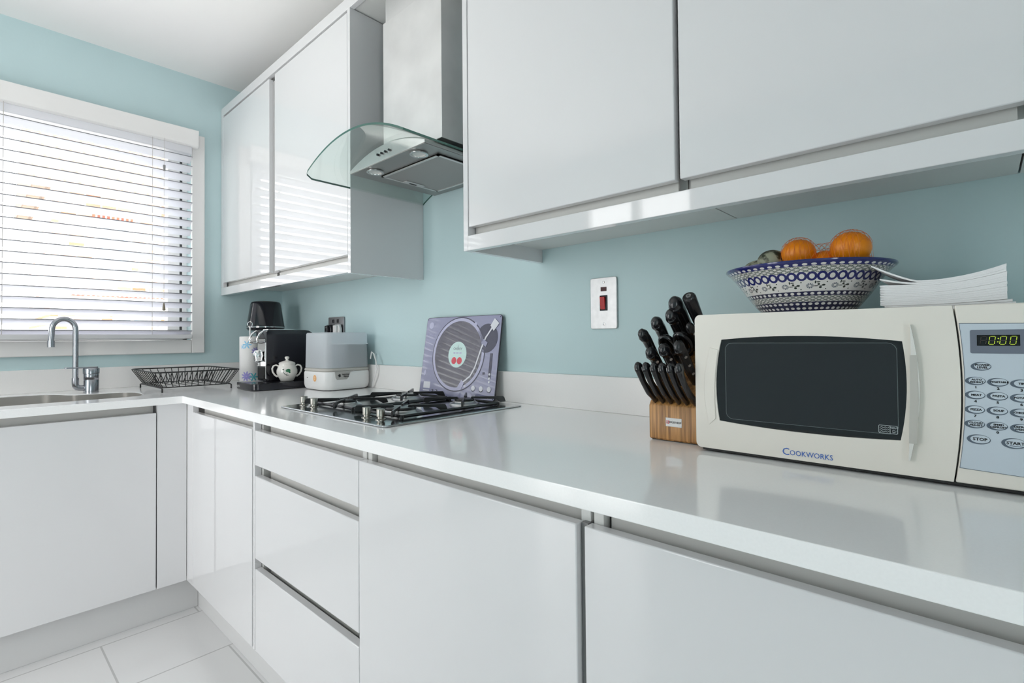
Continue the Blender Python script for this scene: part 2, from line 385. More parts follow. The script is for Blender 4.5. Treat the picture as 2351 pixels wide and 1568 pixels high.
# ------------------------------------------------------------------ blind
bl = thing('window_blind', (.04, -.93, 2.02), 'white slatted venetian blind hanging across the kitchen window', 'blind')
BY0, BY1 = -2.38, -.4648
pr_ = [(0.022, 2.012), (.058, 2.012), (.070, 2.020), (.072, 2.04), (.066, 2.06), (.072, 2.08), (.072, 2.096), (.022, 2.096)]
o = MB().prism(pr_, ((0, -2.40, 0), (1, 0, 0), (0, 0, 1)), -1.961).build('valance', WOODW, bl, bevel=.001)
b = MB().box(.020, .060, BY0, BY1, 1.976, 2.012); b.build('headrail', SLAT, bl, bevel=.003)
tilt = R(29); EDGESHADE = mat('slat_edge_shade', (.22, .22, .24), .6); PITCHZ = .0450  # shade on the room-side slat edges is painted as dark grey
for k in range(20):
    zi = 1.9610-PITCHZ*k if k else 1.9630
    n = 5; top = []; bot = []
    for i in range(n+1):
        s_ = i/n; x = .063-.047*math.cos(tilt)*s_; z = zi-.047*math.sin(tilt)*s_+.0028*4*s_*(1-s_)
        top.append((x, z)); bot.append((x, z-.0026))
    poly = top+bot[::-1]
    xe = top[0][0]; ze = top[0][1]
    MB().prism(poly, ((0, BY0, 0), (1, 0, 0), (0, 0, 1)), -(BY1-BY0)).box(xe, xe+.0008, BY0, BY1, ze-.0034, ze+.0002, 1).build('slat', [SLAT, EDGESHADE], bl, smooth=.9)
MB().box(.022, .068, BY0, BY1, 1.066, 1.0868).build('bottom_rail', mat('grey_white_rail', (.66, .66, .67), .4), bl, bevel=.003)
CORD = mat('blind_cord', (.55, .52, .50), .8)
for y in (-2.2, -1.6, -1.1244, -.6293): MB().cyl((.0665, y, 1.07), (.0665, y, 2.014), .0011, n=6).cyl((.016, y, 1.09), (.016, y, 2.0), .0008, n=6).build('ladder_cord', CORD, bl)
pc = MB().cyl((.074, -.585, 1.235), (.074, -.585, 2.02), .0008, n=6).build('pull_cord', CORD, bl)
MB().box(.069, .079, -.590, -.580, 1.862, 1.890).build('cord_clip', mat('cord_clip_grey', (.25, .25, .25), .4), pc, bevel=.002)
MB().lathe([(0, .036), (.0025, .035), (.004, .025), (.0065, .008), (.0068, 0), (0, -.002)], (.074, -.585, 1.200), 14).build('tassel', mat('wood_tassel', (.20, .17, .12), .4), pc)

# ------------------------------------------------------------------ outside
ext = thing('brick_house', (-9, -2, -1.2), 'pale brick terraced house seen through the window blind slats', 'house')
SOLD = brick_mat('red_soldier_course', (.45, .06, .04), (.55, .12, .07), (.8, .78, .75), 1, .07, .5, .014, .9, swap=(1, 2, 0), off=0)
BRK = brick_mat('brick_wall_outdoor', (.34, .14, .07), (.80, .66, .58), (.86, .84, .82), 1, .23, .075, .012, .9, swap=(1, 2, 0))
MB().box(-13, -9, -.155, 9, -1.2, 3.9).build('wall', BRK, ext)
MB().box(-9.03, -8.97, -.155, 9, 1.62, 1.88).build('render_band', mat('white_render', (.85, .85, .85), .8), ext)
b = MB(); b.prism([(-13.3, 3.8), (-8.7, 3.8), (-11, 5.6)], ((0, -.4, 0), (1, 0, 0), (0, 0, 1)), -9.6); b.build('roof', brick_mat('roof_tiles', (.30, .20, .17), (.36, .25, .2), (.2, .15, .12), 1, .25, .2, .02, .9), ext)
for (y0, y1, z0, z1) in ((.42, .98, 2.25, 3.33), (1.9, 2.6, 2.25, 3.33), (.70, 1.28, .85, 1.60), (2.6, 3.4, .3, 1.5)):
    fr = MB(); fr.box(-9.02, -8.94, y0, y1, z0, z1); f = fr.build('window', WOODW, ext)
    g = MB(); ym = (y0+y1)/2; g.box(-8.95, -8.93, y0+.06, ym-.03, z0+.06, z1-.06); g.box(-8.95, -8.93, ym+.03, y1-.06, z0+.06, z1-.06); g.build('pane', mat('outdoor_pane', (.26, .32, .38), .15), f)
for (y0, y1, z0, z1) in ((.40, 1.0, 3.34, 3.50), (1.85, 2.65, 3.34, 3.50), (.10, 2.3, 1.90, 2.02)):
    MB().box(-9.0, -8.93, y0, y1, z0, z1).build('lintel', SOLD, ext)
tag(MB().box(-40, -.14, -25, 20, -1.4, -1.2).build('ground_outside', mat('paving_outdoor', (.72, .72, .70), .9)), kind=ST)

# ------------------------------------------------------------------ worktop
wt = thing('worktop', (0, 0, ZC), 'white quartz L-shaped worktop running under the hob, microwave and tap', 'worktop')
import bmesh
def plate_with_holes(outer, holes, z0, z1):
    bm = bmesh.new(); loops = []
    for lp in [outer]+holes:
        vs = [bm.verts.new((x, y, z1)) for x, y in lp]; loops.append([bm.edges.new((vs[i], vs[(i+1) % len(vs)])) for i in range(len(vs))])
    bmesh.ops.triangle_fill(bm, use_beauty=True, edges=[e for l in loops for e in l])
    bmesh.ops.dissolve_limit(bm, angle_limit=.01, verts=bm.verts, edges=bm.edges)
    r = bmesh.ops.extrude_face_region(bm, geom=list(bm.faces))
    for q in r['geom']:
        if isinstance(q, bmesh.types.BMVert): q.co.z = z0
    bmesh.ops.recalc_face_normals(bm, faces=bm.faces)
    return bm
def smooth_loop(pts, it=2):
    for _ in range(it):
        q = []
        for i in range(len(pts)):
            a, b_ = pts[i], pts[(i+1) % len(pts)]; q += [(a[0]*.75+b_[0]*.25, a[1]*.75+b_[1]*.25), (a[0]*.25+b_[0]*.75, a[1]*.25+b_[1]*.75)]
        pts = q
    return pts
sinkloop = smooth_loop([(.535, -1.55), (.535, -.80), (.50, -.745), (.34, -.735), (.27, -.77), (.265, -.90), (.24, -.945), (.145, -.975), (.115, -1.05), (.115, -1.50), (.15, -1.58), (.45, -1.60)], 3)
outer = [(0, 0), (0, YEND), (.6653, YEND), (.6653, -.66), (XEND, -.66), (XEND, 0)]
bm = plate_with_holes(outer, [sinkloop], ZC-TC, ZC)
me = bpy.data.meshes.new('worktop_slab')
for vv in bm.verts: vv.co.z -= ZC
bm.to_mesh(me); bm.free(); me.materials.append(QUARTZ)
o = bpy.data.objects.new('worktop_slab', me); COL.objects.link(o); o.parent = wt
mo = o.modifiers.new('bevel', 'BEVEL'); mo.width = .0015; mo.segments = 2; mo.limit_method = 'ANGLE'
tag(MB().box(0, XEND, -.02, 0, ZC, .9443).build('upstand', UPST, bevel=.0015), 'long low quartz upstand along the hob wall, behind the microwave', 'upstand')
tag(MB().box(0, .02, YEND, -.0205, ZC, .9400).build('upstand', UPST, bevel=.0015), 'low quartz upstand along the window wall, behind the tap', 'upstand')
# sink bowls
sk = thing('sink', (.3, -1.1, ZC-TC), 'recessed stainless sink bowls set under the worktop below the window', 'sink')
n = len(sinkloop); b = MB(); vs = []
for (z, s_) in ((ZC-.0025, .9975), (ZC-TC-.02, .992), (ZC-.17, .93), (ZC-.19, .85)):
    for (x, y) in sinkloop: vs.append((.33+(x-.33)*s_, -1.15+(y+1.15)*s_, z))
fs = [(j*n+i, j*n+(i+1) % n, (j+1)*n+(i+1) % n, (j+1)*n+i) for j in range(3) for i in range(n)]+[tuple(3*n+i for i in range(n))]
b.add(vs, fs); b.build('basin', STONE, sk)
MB().lathe([(0, .004), (.03, .004), (.042, .002), (.045, 0)], (.33, -1.25, ZC-.189), 24).build('drain', CHROME, sk)

# ------------------------------------------------------------------ base units
ZD0, ZD1 = .1345, .786
def door_panel(x0, x1, z0, z1, name='door', parent=None, y=DY, mt=GLOSSW):
    return MB().box(x0, x1, y, y+.02, z0, z1).build(name, mt, parent, bevel=.0018)
def carcass(x0, x1, parent, side_at=None):
    b = MB(); b.box(x0+.002, x1-.002, -.575, -.002, .1325, ZC-TC-.001)
    b.box(x0+.002, x0+.018, -.618, -.575, .1325, ZC-TC-.001); b.box(x1-.018, x1-.002, -.618, -.575, .1325, ZC-TC-.001)
    b.build('carcass', CARC, parent)
def channel(x0, x1, z0, z1, parent):
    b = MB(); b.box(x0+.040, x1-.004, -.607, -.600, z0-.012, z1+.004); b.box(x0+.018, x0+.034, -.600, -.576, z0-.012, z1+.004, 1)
    b.build('handle_channel', [CHAN, ENDSHADE], parent)
u = thing('corner_cabinet', (.97, -.3, .1325), 'white gloss base cabinet door nearest the corner, left of the drawers', 'cabinet')
carcass(.66, 1.297, u); MB().box(.646, .718, DY, -.62, ZD0, ZC-TC-.001).build('filler_panel', GLOSSW, u, bevel=.001)
door_panel(.7195, 1.286, ZD0, ZD1, parent=u); channel(.70, 1.292, ZD1, ZC-TC-.005, u)
MB().box(1.2965, 1.3085, DY, -.62, ZD0, ZC-TC-.001).build('side_panel', GLOSSW, u, bevel=.001)
u = thing('drawer_cabinet', (1.6, -.3, .1325), 'white gloss three-drawer cabinet directly below the gas hob', 'cabinet')
carcass(1.30, 1.893, u)
for (z0, z1) in ((.6815, ZD1), (.4055, .6505), (ZD0, .3755)): door_panel(1.3115, 1.891, z0, z1, 'drawer', u)
for (z0, z1) in ((ZD1, ZC-TC-.005), (.6505, .6815), (.3755, .4055)): channel(1.305, 1.893, z0, z1, u)
u = thing('base_cabinet', (2.19, -.3, .1325), 'white gloss base cabinet with one wide door, right of the drawers', 'cabinet')
carcass(1.895, 2.492, u); door_panel(1.8935, 2.4795, ZD0, ZD1, parent=u); channel(1.8785, 2.488, ZD1, ZC-TC-.005, u)
MB().box(2.481, 2.492, -.628, -.60, ZD0, ZD1).build('door_seal', mat('seal_grey', (.22, .22, .22), .5), u)
u = thing('base_cabinet', (2.80, -.3, .1325), 'white gloss base cabinet door at the far right below the microwave', 'cabinet')
carcass(2.494, XEND, u); door_panel(2.4936, XEND-.003, ZD0, ZD1, parent=u); channel(2.478, XEND-.004, ZD1, ZC-TC-.005, u)
# window run (faces +x)
u = thing('sink_cabinet', (.3, -1.1, .1325), 'white gloss base cabinet under the sink below the window', 'cabinet')
b = MB(); b.box(.002, .57, -.74, -.66, .1325, ZC-TC-.001); b.box(.54, .575, YEND, -.74, .1325, ZC-TC-.001); b.box(.002, .02, YEND, -.74, .1325, .60)
b.box(.02, .54, YEND, -.74, .1325, .150)
b.build('carcass', CARC, u)
for (y0, y1) in ((-1.335, -.7395), (YEND, -1.339)):
    MB().box(.625, DX, y0, y1, ZD0, ZD1+.001).build('door', GLOSSW, u, bevel=.0018)
MB().box(.603, .609, YEND, -.742, ZD1-.012, ZC-TC-.003).build('handle_channel', CHAN, u)
MB().box(.60, .622, -.7415, -.7365, ZD0, ZC-TC-.002).build('gap_strip', DARK, u)
MB().box(.60, DX, -.7362, -.6405, ZD0, ZC-TC-.001).build('filler_panel', GLOSSW, u, bevel=.001)

# ------------------------------------------------------------------ wall units
WY = -.3164; ZB = 1.2895; ZP = 1.3295; ZBB = 1.3305; ZT = 2.2235
def wall_unit(x0, x1, label, left_panel=False, right_panel=False, door=None, name='wall_cabinet'):
    u = thing(name, ((x0+x1)/2, -.15, ZBB), label, 'cabinet')
    MB().box(x0+.001, x1-.001, -.272, -.001, ZBB, ZT-.001).build('carcass', CARC, u)
    if left_panel: MB().box(x0-.009, x0+.0085, WY, -.0005, ZB, ZT).build('end_panel', GLOSSW, u, bevel=.0008)
    if right_panel: MB().box(x1-.018, x1, WY, -.0005, ZB-.003, ZT).build('end_panel', GLOSSW, u, bevel=.0008)
    if door: MB().box(door[0], door[1], WY, WY+.02, 1.3525, ZT-.010).build('door', GLOSSW, u, bevel=.0018)
    b = MB(); b.box(x0+.012, x1-.012, -.290, -.284, ZP+.002, 1.372); b.build('handle_channel', CHAN, u)
    return u
u = wall_unit(.002, .640, 'tall white gloss wall cabinet nearest the window wall', door=(.034, .609))
MB().box(.002, .0325, WY, -.298, ZP, ZT).build('filler_panel', GLOSSW, u, bevel=.001)
MB().box(.6095, .668, -.300, -.290, 1.35, ZT-.02).build('edge_strip', mat('edge_strip_grey', (.42, .42, .42), .4), u)
wall_unit(.6405, 1.2966, 'tall white gloss wall cabinet standing left of the extractor hood', right_panel=True, door=(.668, 1.2765))
wall_unit(1.8935, 2.494, 'white gloss wall cabinet right of the extractor hood, over the red-rocker switch', left_panel=True, door=(1.9055, 2.4868))
wall_unit(2.495, 2.9655, 'white gloss wall cabinet above the microwave and fruit bowl', door=(2.4968, 2.9640))
wall_unit(2.9665, 3.40, 'sliver of white wall cabinet at the right edge past the microwave', door=(2.9665, 3.398))
# pelmet rails
for (x0, x1, lab) in ((.002, 1.2785, 'white pelmet rail under the left pair of wall cabinets'), (1.9022, 3.40, 'white pelmet rail under the right-hand wall cabinets')):
    tag(MB().box(x0, x1, WY, -.296, ZB, ZP).build('pelmet_rail', GLOSSW, bevel=.001), lab, 'trim', 'pelmet rails')
co = thing('cornice', (1.6, -.3, ZT), 'long white cornice board running along the top of the wall cabinets', 'cornice')
MB().box(.002, 3.40, WY, -.298, ZT, 2.2660).build('fascia', GLOSSW, co, bevel=.001)
MB().box(.002, 3.40, -.298, -.001, ZT+.003, ZT+.020).build('soffit_board', CARC, co)

# ------------------------------------------------------------------ hood
hx = 1.575
hd = thing('extractor_hood', (hx, -.1, 1.606), 'stainless chimney extractor hood with curved clear glass canopy over hob', 'hood')
b = MB(); b.box(hx-.155, hx+.155, -.262, -.001, 1.66, 2.135); b.box(hx-.149, hx+.151, -.256, -.001, 2.135, ZT+.002); b.build('chimney', CHIM, hd, bevel=.0015)
def gz(x): return 1.6525-.95*(x-1.5725)**2
# body with arched top
N_ = 24; xs = [1.369+.404*i/N_ for i in range(N_+1)]
poly = [(x, gz(x)) for x in xs]; poly = [(1.369, 1.606), (1.773, 1.606)]+poly[::-1]
b = MB(); b.prism(poly, ((0, -.36, 0), (1, 0, 0), (0, 0, 1)), -.359); b.build('hood_body', STEEL, hd, bevel=.0006)
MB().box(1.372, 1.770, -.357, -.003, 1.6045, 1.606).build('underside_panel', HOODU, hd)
# glass canopy
N_ = 40; x0, x1 = 1.296, 1.853; top = []; bot = []
for i in range(N_+1):
    x = x0+(x1-x0)*i/N_; top.append((x, gz(x)+.0072)); bot.append((x, gz(x)+.0012))
b = MB(); vs = []; fs = []
for i in range(N_+1):
    x = top[i][0]; e = min(x-x0, x1-x); r = .028; yf = -.483+(r-math.sqrt(max(0, r*r-(r-e)**2)) if e < r else 0)
    vs += [(x, yf, top[i][1]), (x, yf, bot[i][1]), (x, -.001, bot[i][1]), (x, -.001, top[i][1])]
for i in range(N_):
    for j in (0, 2, 3, 1):
        a = i*4; q = (j+1) % 4
        fs.append((a+j, a+q, a+4+q, a+4+j))
fl = len(fs)
b.add(vs, fs)
b.add([vs[k] for k in range(4)], [(0, 1, 2, 3)]); b.add([vs[-4+k] for k in range(4)], [(3, 2, 1, 0)])
GEDGE = mat('green_glass_edge', (.055, .14, .115), .1)
g = b.build('glass_canopy', [thin_glass('green_tinted_glass', (.915, .96, .942), 1.0), GEDGE], hd)
for p in g.data.polygons:
    nrm = p.normal
    if abs(nrm.z) < .5: p.material_index = 1
for i, x in enumerate((1.5417, 1.5622, 1.5827, 1.6033)):
    bt = MB().cyl((x, -.3600, 1.627), (x, -.3655, 1.627), .0035, n=14).build('button', BLACKG, hd)
for x in (1.4611, 1.6952):
    lp = MB().lathe([(0, .001), (.0235, .001), (.0275, -.003), (.0275, -.0055), (.0215, -.0055), (.0205, .0)], (x, -.321, 1.6045), 28).build('lamp', CHROME, hd)
    MB().lathe([(0, .0005), (.019, -.0005), (.0205, -.002)], (x, -.321, 1.6025), 24).build('lamp_lens', mat('lamp_lens_glass', (.85, .84, .80), .15, metal=.5), lp)
ft = MB().box(1.437, 1.735, -.281, -.042, 1.6005, 1.6045)
ft = ft.build('filter', mat('filter_mesh', (.40, .39, .38), .45, metal=.6, bump=.6, bscale=1500), hd)
b = MB(); FRM = mat('filter_frame', (.72, .71, .70), .3, metal=.7)
for q in ((1.437, 1.735, -.281, -.273), (1.437, 1.735, -.050, -.042), (1.437, 1.445, -.281, -.042), (1.727, 1.735, -.281, -.042)): b.box(*q, 1.5985, 1.6042)
b.build('filter_frame', FRM, ft)
MB().box(1.439, 1.464, -.200, -.120, 1.5975, 1.6003).build('filter_latch', FRM, ft, bevel=.001)
MB().box(1.447, 1.455, -.178, -.148, 1.5965, 1.5974).build('latch_slot', DARK, ft)

# ------------------------------------------------------------------ hob
hb = thing('gas_hob', (1.59, -.31, ZC), 'stainless four-burner gas hob with black pan supports in the worktop', 'hob')
MB().prism(rrect(1.302, 1.876, -.563, -.070, .012), ((0, 0, ZC), (1, 0, 0), (0, 1, 0)), .005).build('hob_plate', mat('polished_hob_steel', (.50, .52, .53), .13, metal=1), hb, bevel=.002)
BUR = ((1.45, -.42, .030), (1.725, -.41, .042), (1.45, -.19, .038), (1.72, -.17, .030))
for (x, y, r) in BUR:
    MB().lathe([(0, .005), (r+.018, .005), (r+.016, .009), (r+.006, .013), (r+.004, .016), (0, .016)], (x, y, ZC+.0001), 28).lathe([(0, .0165), (r, .0165), (r+.001, .019), (r-.002, .0225), (0, .0235)], (x, y, ZC), 28, 1).build('burner', [mat('burner_alu', (.5, .5, .5), .35, metal=1), ENAMEL], hb)
    sp_ = .0045
for (xa, xb, cs) in ((1.335, 1.583, (BUR[0], BUR[2])), (1.597, 1.822, (BUR[1], BUR[3]))):
    b = MB(); ya, yb = -.475, -.125
    for (p, q) in (((xa, ya), (xb, ya)), ((xb, ya), (xb, yb)), ((xb, yb), (xa, yb)), ((xa, yb), (xa, ya))):
        b.sweep([(p[0], p[1], ZC+.0115), (q[0], q[1], ZC+.0115)], [(.0042, .0045)]*2, 4)
    for (cx, cy, r) in cs:
        for a in (45, 135, 225, 315):
            ca, sa = math.cos(R(a)), math.sin(R(a)); L = .125
            ex = cx+ca*L; ey = cy+sa*L; ex = min(max(ex, xa), xb); ey = min(max(ey, ya), yb)
            L2 = max(abs(ex-cx), abs(ey-cy))*1.414; ex = cx+ca*L2; ey = cy+sa*L2
            px_, py_ = -sa*.0028, ca*.0028
            z0, z1 = ZC+.010, ZC+.028; pr2 = [(.018, z1-.006), (.022, z1), (L2-.004, z1), (L2, z1-.004), (L2+.004, z0+.002), (L2-.012, z0), (L2-.030, z1-.008)]
            b.prism(pr2, ((cx-px_, cy-py_, 0), (ca, sa, 0), (0, 0, 1)), -.0056)
    for (x, y) in ((xa, ya), (xb, ya), (xa, yb), (xb, yb)): b.cyl((x, y, ZC+.005), (x, y, ZC+.014), .005, n=10)
    b.build('pan_support', ENAMEL, hb, bevel=.0006)
for (x, y) in ((1.338, -.503), (1.411, -.506), (1.722, -.515), (1.783, -.512)):
    MB().lathe([(0, .005), (.0135, .005), (.0135, .0065), (.0085, .008), (.0080, .012), (.0108, .0135), (.0108, .0305), (.0098, .032), (0, .032)], (x, y, ZC), 28).build('knob', mat('knob_brass_steel', (.40, .38, .34), .3, metal=1), hb)

# ------------------------------------------------------------------ tap
tp = thing('kitchen_tap', (.17, -.865, ZC), 'satin steel swan-neck mixer tap beside the sink, in front of window', 'tap')
tx = .175; cy = -.864
MB().lathe([(0, 0), (.0260, 0), (.0260, .050), (.0250, .0515), (.0250, .053), (.0260, .0545), (.0260, .076), (.0255, .077), (.0275, .078), (.0275, .098), (.0255, .101), (0, .102)], (tx, cy, ZC), 36).build('tap_body', TAPM, tp)
pts = [(tx, cy-.022, ZC+.020), (tx, cy-.036, ZC+.020), (tx, cy-.044, ZC+.023), (tx, cy-.0495, ZC+.030), (tx, cy-.0505, ZC+.040), (tx, cy-.0505, ZC+.062)]
MB().sweep(pts, [.0118]*6, 16, up=(1, 0, 0)).build('elbow', TAPM, tp)
pts = [(tx, cy-.0505, ZC+.060), (tx, cy-.0505, ZC+.2)]
y0 = cy-.0505; rr = .036; zc_ = ZC+.262
pts = [(tx, y0, ZC+.060), (tx, y0, ZC+.15), (tx, y0, zc_)]
for i in range(1, 13):
    a = math.pi*i/12*.97; pts.append((tx, y0-rr+rr*math.cos(a), zc_+.042*math.sin(a)))
pts.append((tx, y0-2*rr-.003, ZC+.215))
MB().sweep(pts, .0098, 16, up=(1, 0, 0)).build('spout', TAPM, tp)
MB().cyl((tx, y0-2*rr-.003, ZC+.190), (tx, y0-2*rr-.003, ZC+.216), .0120, n=20).build('aerator', TAPM, tp)
MB().prism(rrect(-.010, .010, -.086, .022, .007), ((tx, cy, ZC+.101), (1, 0, 0), (0, 1, 0)), .006).build('lever', TAPM, tp, bevel=.0015)

# ------------------------------------------------------------------ dish rack
BWIRE = mat('black_coated_wire', (.012, .012, .012), .4)
dr = thing('dish_rack', (.275, -.55, ZC), 'empty black wire dish rack on the worktop in the corner', 'dish rack')
zr, zb_ = .928, .8640; RX0, RX1, RY0, RY1 = .055, .49, -.708, -.392; QX0, QX1, QY0, QY1 = .095, .45, -.672, -.425; rw = .0021
b = MB(); b.sweep([(x, y, zr) for x, y in rrect(RX0, RX1, RY0, RY1, .03, 4)], .0028, 8, closed=True); b.build('rim', BWIRE, dr)
b = MB(); b.sweep([(x, y, zb_) for x, y in rrect(QX0, QX1, QY0, QY1, .02, 4)], rw, 8, closed=True)
for i in range(6): y = QY0+(QY1-QY0)*(i+.5)/6; b.cyl((QX0, y, zb_), (QX1, y, zb_), .0016, n=6)
b.build('base_grid', BWIRE, dr)
b = MB()
for i in range(11):
    t = (i+.5)/11; xb_, xt = QX0+(QX1-QX0)*t, RX0+(RX1-RX0)*t
    yb_, yt = QY0+(QY1-QY0)*t, RY0+(RY1-RY0)*t
    b.sweep([(QX0, yb_, zb_), (RX0, yt, zr)], .0016, 6); b.sweep([(QX1, yb_, zb_), (RX1, yt, zr)], .0016, 6)
for i in range(12):
    t = (i+.5)/12; xb_, xt = QX0+(QX1-QX0)*t, RX0+(RX1-RX0)*t
    b.sweep([(xb_, QY0, zb_), (xt, RY0, zr)], .0016, 6); b.sweep([(xb_, QY1, zb_), (xt, RY1, zr)], .0016, 6)
b.build('side_wires', BWIRE, dr)
b = MB()
for i in range(12):
    y = QY0+.012+(QY1-QY0-.024)*i/11
    b.sweep([(.20, y, zb_), (.20+.015, y+.012, zb_+.045), (.245, y+.006, zb_+.048), (.26, y, zb_)], .0016, 6)
b.build('plate_dividers', BWIRE, dr)
for (y) in (QY0-.006, QY1+.006):
    b = MB(); b.sweep([(.455, y, ZC), (.455, y, zb_-.004), (.44, y, zb_-.0015), (.11, y, zb_-.0015), (.09, y, zb_-.004), (.09, y, ZC)], .003, 8, up=(0, 1, 0)); b.build('foot_rail', BWIRE, dr)

# ------------------------------------------------------------------ kitchen roll
KR = (.395, -.318)
kh = thing('roll_holder', (*KR, ZC), 'thin white wire holder with ring top through the kitchen roll', 'holder')
b = MB(); b.lathe([(0, 0), (.05, 0), (.05, .004), (0, .005)], (*KR, ZC), 28); b.cyl((*KR, ZC+.004), (*KR, 1.120), .0035, n=10); b.build('base_and_post', WHITEP, kh)
MB().sweep([(KR[0]+.011*math.cos(2*math.pi*i/20)*.737, KR[1]+.011*math.cos(2*math.pi*i/20)*.676, 1.130+.0125*math.sin(2*math.pi*i/20)) for i in range(20)], .0018, 8, closed=True, up=(.676, -.737, 0)).build('ring', CHROME, kh)
rl = MB(); rl.lathe([(.018, .006), (.0425, .006), (.0440, .010), (.0440, .226), (.0425, .2285), (.018, .2285), (.018, .006)], (*KR, ZC), 48)
def decal_cyl(mb, cx, cy, rad, ang, z, ru, rv, rot, mi):
    vs = [(0, 0)]+[(ru*math.cos(2*math.pi*i/14), rv*math.sin(2*math.pi*i/14)) for i in range(14)]
    c, s_ = math.cos(rot), math.sin(rot); P = []
    for (a, q) in vs:
        du, dv = a*c-q*s_, a*s_+q*c; t = ang+du/rad; P.append((cx+rad*math.cos(t), cy+rad*math.sin(t), z+dv))
    mb.add(P, [(0, i, i % 14+1) for i in range(1, 15)], mi)
va = math.atan2(-1.24+.318, 2.91-.395)
def flower(mb, cx, cy, rad, ang, z, s_, mi, n=7):
    for i in range(n):
        a = 2*math.pi*i/n; decal_cyl(mb, cx, cy, rad, ang+s_*.6*math.cos(a)/rad, z+s_*.6*math.sin(a), s_*.55, s_*.17, a, mi)
for (da, z, s_, mi) in ((-.30, 1.035, .018, 1), (-.75, 1.025, .010, 1), (.55, 1.005, .017, 2), (-.35, .890, .021, 2), (.35, .886, .019, 3), (.35, .886, .013, 3)):
    flower(rl, *KR, .0443, va+da, z, s_, mi, 9 if mi == 2 else 6)
rl = tag(rl.build('kitchen_roll', [mat('embossed_tissue', (.84, .83, .82), .95, bump=.5, bscale=260), mat('print_sky_blue', (.30, .62, .85), .9), mat('print_violet', (.36, .33, .70), .9), mat('print_teal', (.10, .48, .55), .9)]), 'white kitchen roll printed with blue and violet flowers, beside coffee machine', 'kitchen roll')

# ------------------------------------------------------------------ coffee machine
cm = thing('coffee_machine', (.60, -.25, ZC), 'black capsule coffee machine on a flat base in the corner', 'coffee machine')
base = rrect(.515, .722, -.425, -.085, .03, 6)
b = MB(); b.prism(base, ((0, 0, ZC+.002), (1, 0, 0), (0, 1, 0)), .029); b.build('base', BLACKG, cm, bevel=.003)
b = MB(); b.prism(rrect(.525, .60, -.418, -.332, .02), ((0, 0, ZC+.0305), (1, 0, 0), (0, 1, 0)), .0012); b.build('drip_tray', mat('tray_grey', (.35, .35, .36), .4), cm)
b = MB(); b.text('magimix', .0125, ((.556, -.4252, ZC+.016), (1, 0, 0), (0, 0, 1)), .0004, 0); b.build('maker_lettering', WHITEP, cm)
prof = [(-.326, .875), (-.112, .875), (-.112, 1.075), (-.118, 1.090), (-.132, 1.098), (-.150, 1.1005), (-.318, 1.1005), (-.326, 1.094)]
b = MB(); b.prism(prof, ((.505, 0, 0), (0, 1, 0), (0, 0, 1)), .095); b.build('body', BLACKG, cm, bevel=.0025)
b = MB(); b.box(.512, .594, -.3285, -.327, .885, 1.06); b.box(.590, .5985, -.329, -.320, .885, 1.045); b.build('front_trim', CHROME, cm, bevel=.001)
hdl = [(.597, -.322, 1.095), (.597, -.333, 1.097), (.596, -.352, 1.083), (.594, -.362, 1.060), (.594, -.361, 1.047), (.595, -.345, 1.044), (.596, -.332, 1.047)]
for x in (.0, -.085): MB().sweep([(p[0]+x, p[1], p[2]) for p in hdl], .0045, 10, up=(1, 0, 0)).build('lever_arm', CHROME, cm)
b = MB(); b.lathe([(0, .028), (.014, .026), (.020, .012), (.021, 0), (.016, -.022), (.006, -.03), (0, -.03)], (.566, -.347, .985), 24); b.box(.558, .574, -.350, -.326, .94, .96); b.build('spout', CHROME, cm, bevel=.001)
b = MB(); b.box(.530, .592, -.336, -.326, .885, .935); b.build('cup_recess', BLACKM, cm, bevel=.002)
b = MB(); b.box(.545, .5995, -.318, -.20, 1.1003, 1.1035); b.build('top_strip', CHROME, cm, bevel=.001)

# black canister in the corner
ct = thing('storage_canister', (.20, -.172, ZC), 'tall glossy black canister tapering towards its top, in the corner behind coffee machine', 'canister')
CX, CY_ = .20, -.170
MB().lathe([(0, 0), (.060, 0), (.060, .006), (.045, .012), (.045, .255), (.082, .261)], (CX, CY_, ZC), 36).build('pedestal', BLACKG, ct)
MB().lathe([(.045, 1.104-ZC), (.082, 1.106-ZC), (.089, 1.116-ZC), (.0905, 1.122-ZC), (.088, 1.130-ZC), (.072, 1.238-ZC), (.067, 1.249-ZC), (.056, 1.2535-ZC), (0, 1.2545-ZC)], (CX, CY_, ZC), 48).build('hood_shell', BLACKG, ct)
MB().lathe([(.0895, 0), (.0913, .001), (.0913, .004), (.0895, .005)], (CX, CY_, 1.119), 48).build('rim_band', CHROME, ct)

# sugar pot
SX, SY, SZ = .662, -.262, ZC+.0325
sp = thing('sugar_pot', (SX, SY, SZ), 'small cream lidded pot with two handles and green leaf, on coffee-machine base', 'pot')
b = MB(); b.lathe([(0, 0), (.026, 0), (.028, .002), (.036, .018), (.0425, .034), (.0425, .046), (.037, .062), (.033, .070), (.0335, .074), (0, .074)], (SX, SY, SZ), 40)
va = math.atan2(-1.24-SY, 2.91-SX)
def dec_lathe(mb, ang, z, rad, ru, rv, rot, mi): decal_cyl(mb, SX, SY, rad, ang, z, ru, rv, rot, mi)
for (da, z, ru, rv, ro, mi) in ((.10, .046, .010, .0075, .2, 1), (.22, .040, .006, .004, -1.0, 1), (-.36, .050, .0035, .003, 0, 2), (-.30, .036, .001, .008, .5, 2), (-.15, .030, .001, .008, .9, 2), (.05, .026, .006, .0012, .2, 2), (-.02, .030, .001, .006, -.4, 2)):
    dec_lathe(b, va+da, SZ+z, .0432, ru, rv, ro, mi)
b.build('pot_body', [CERAM, mat('leaf_green', (.02, .16, .07), .3), mat('fine_line_dark', (.06, .07, .06), .4)], sp)
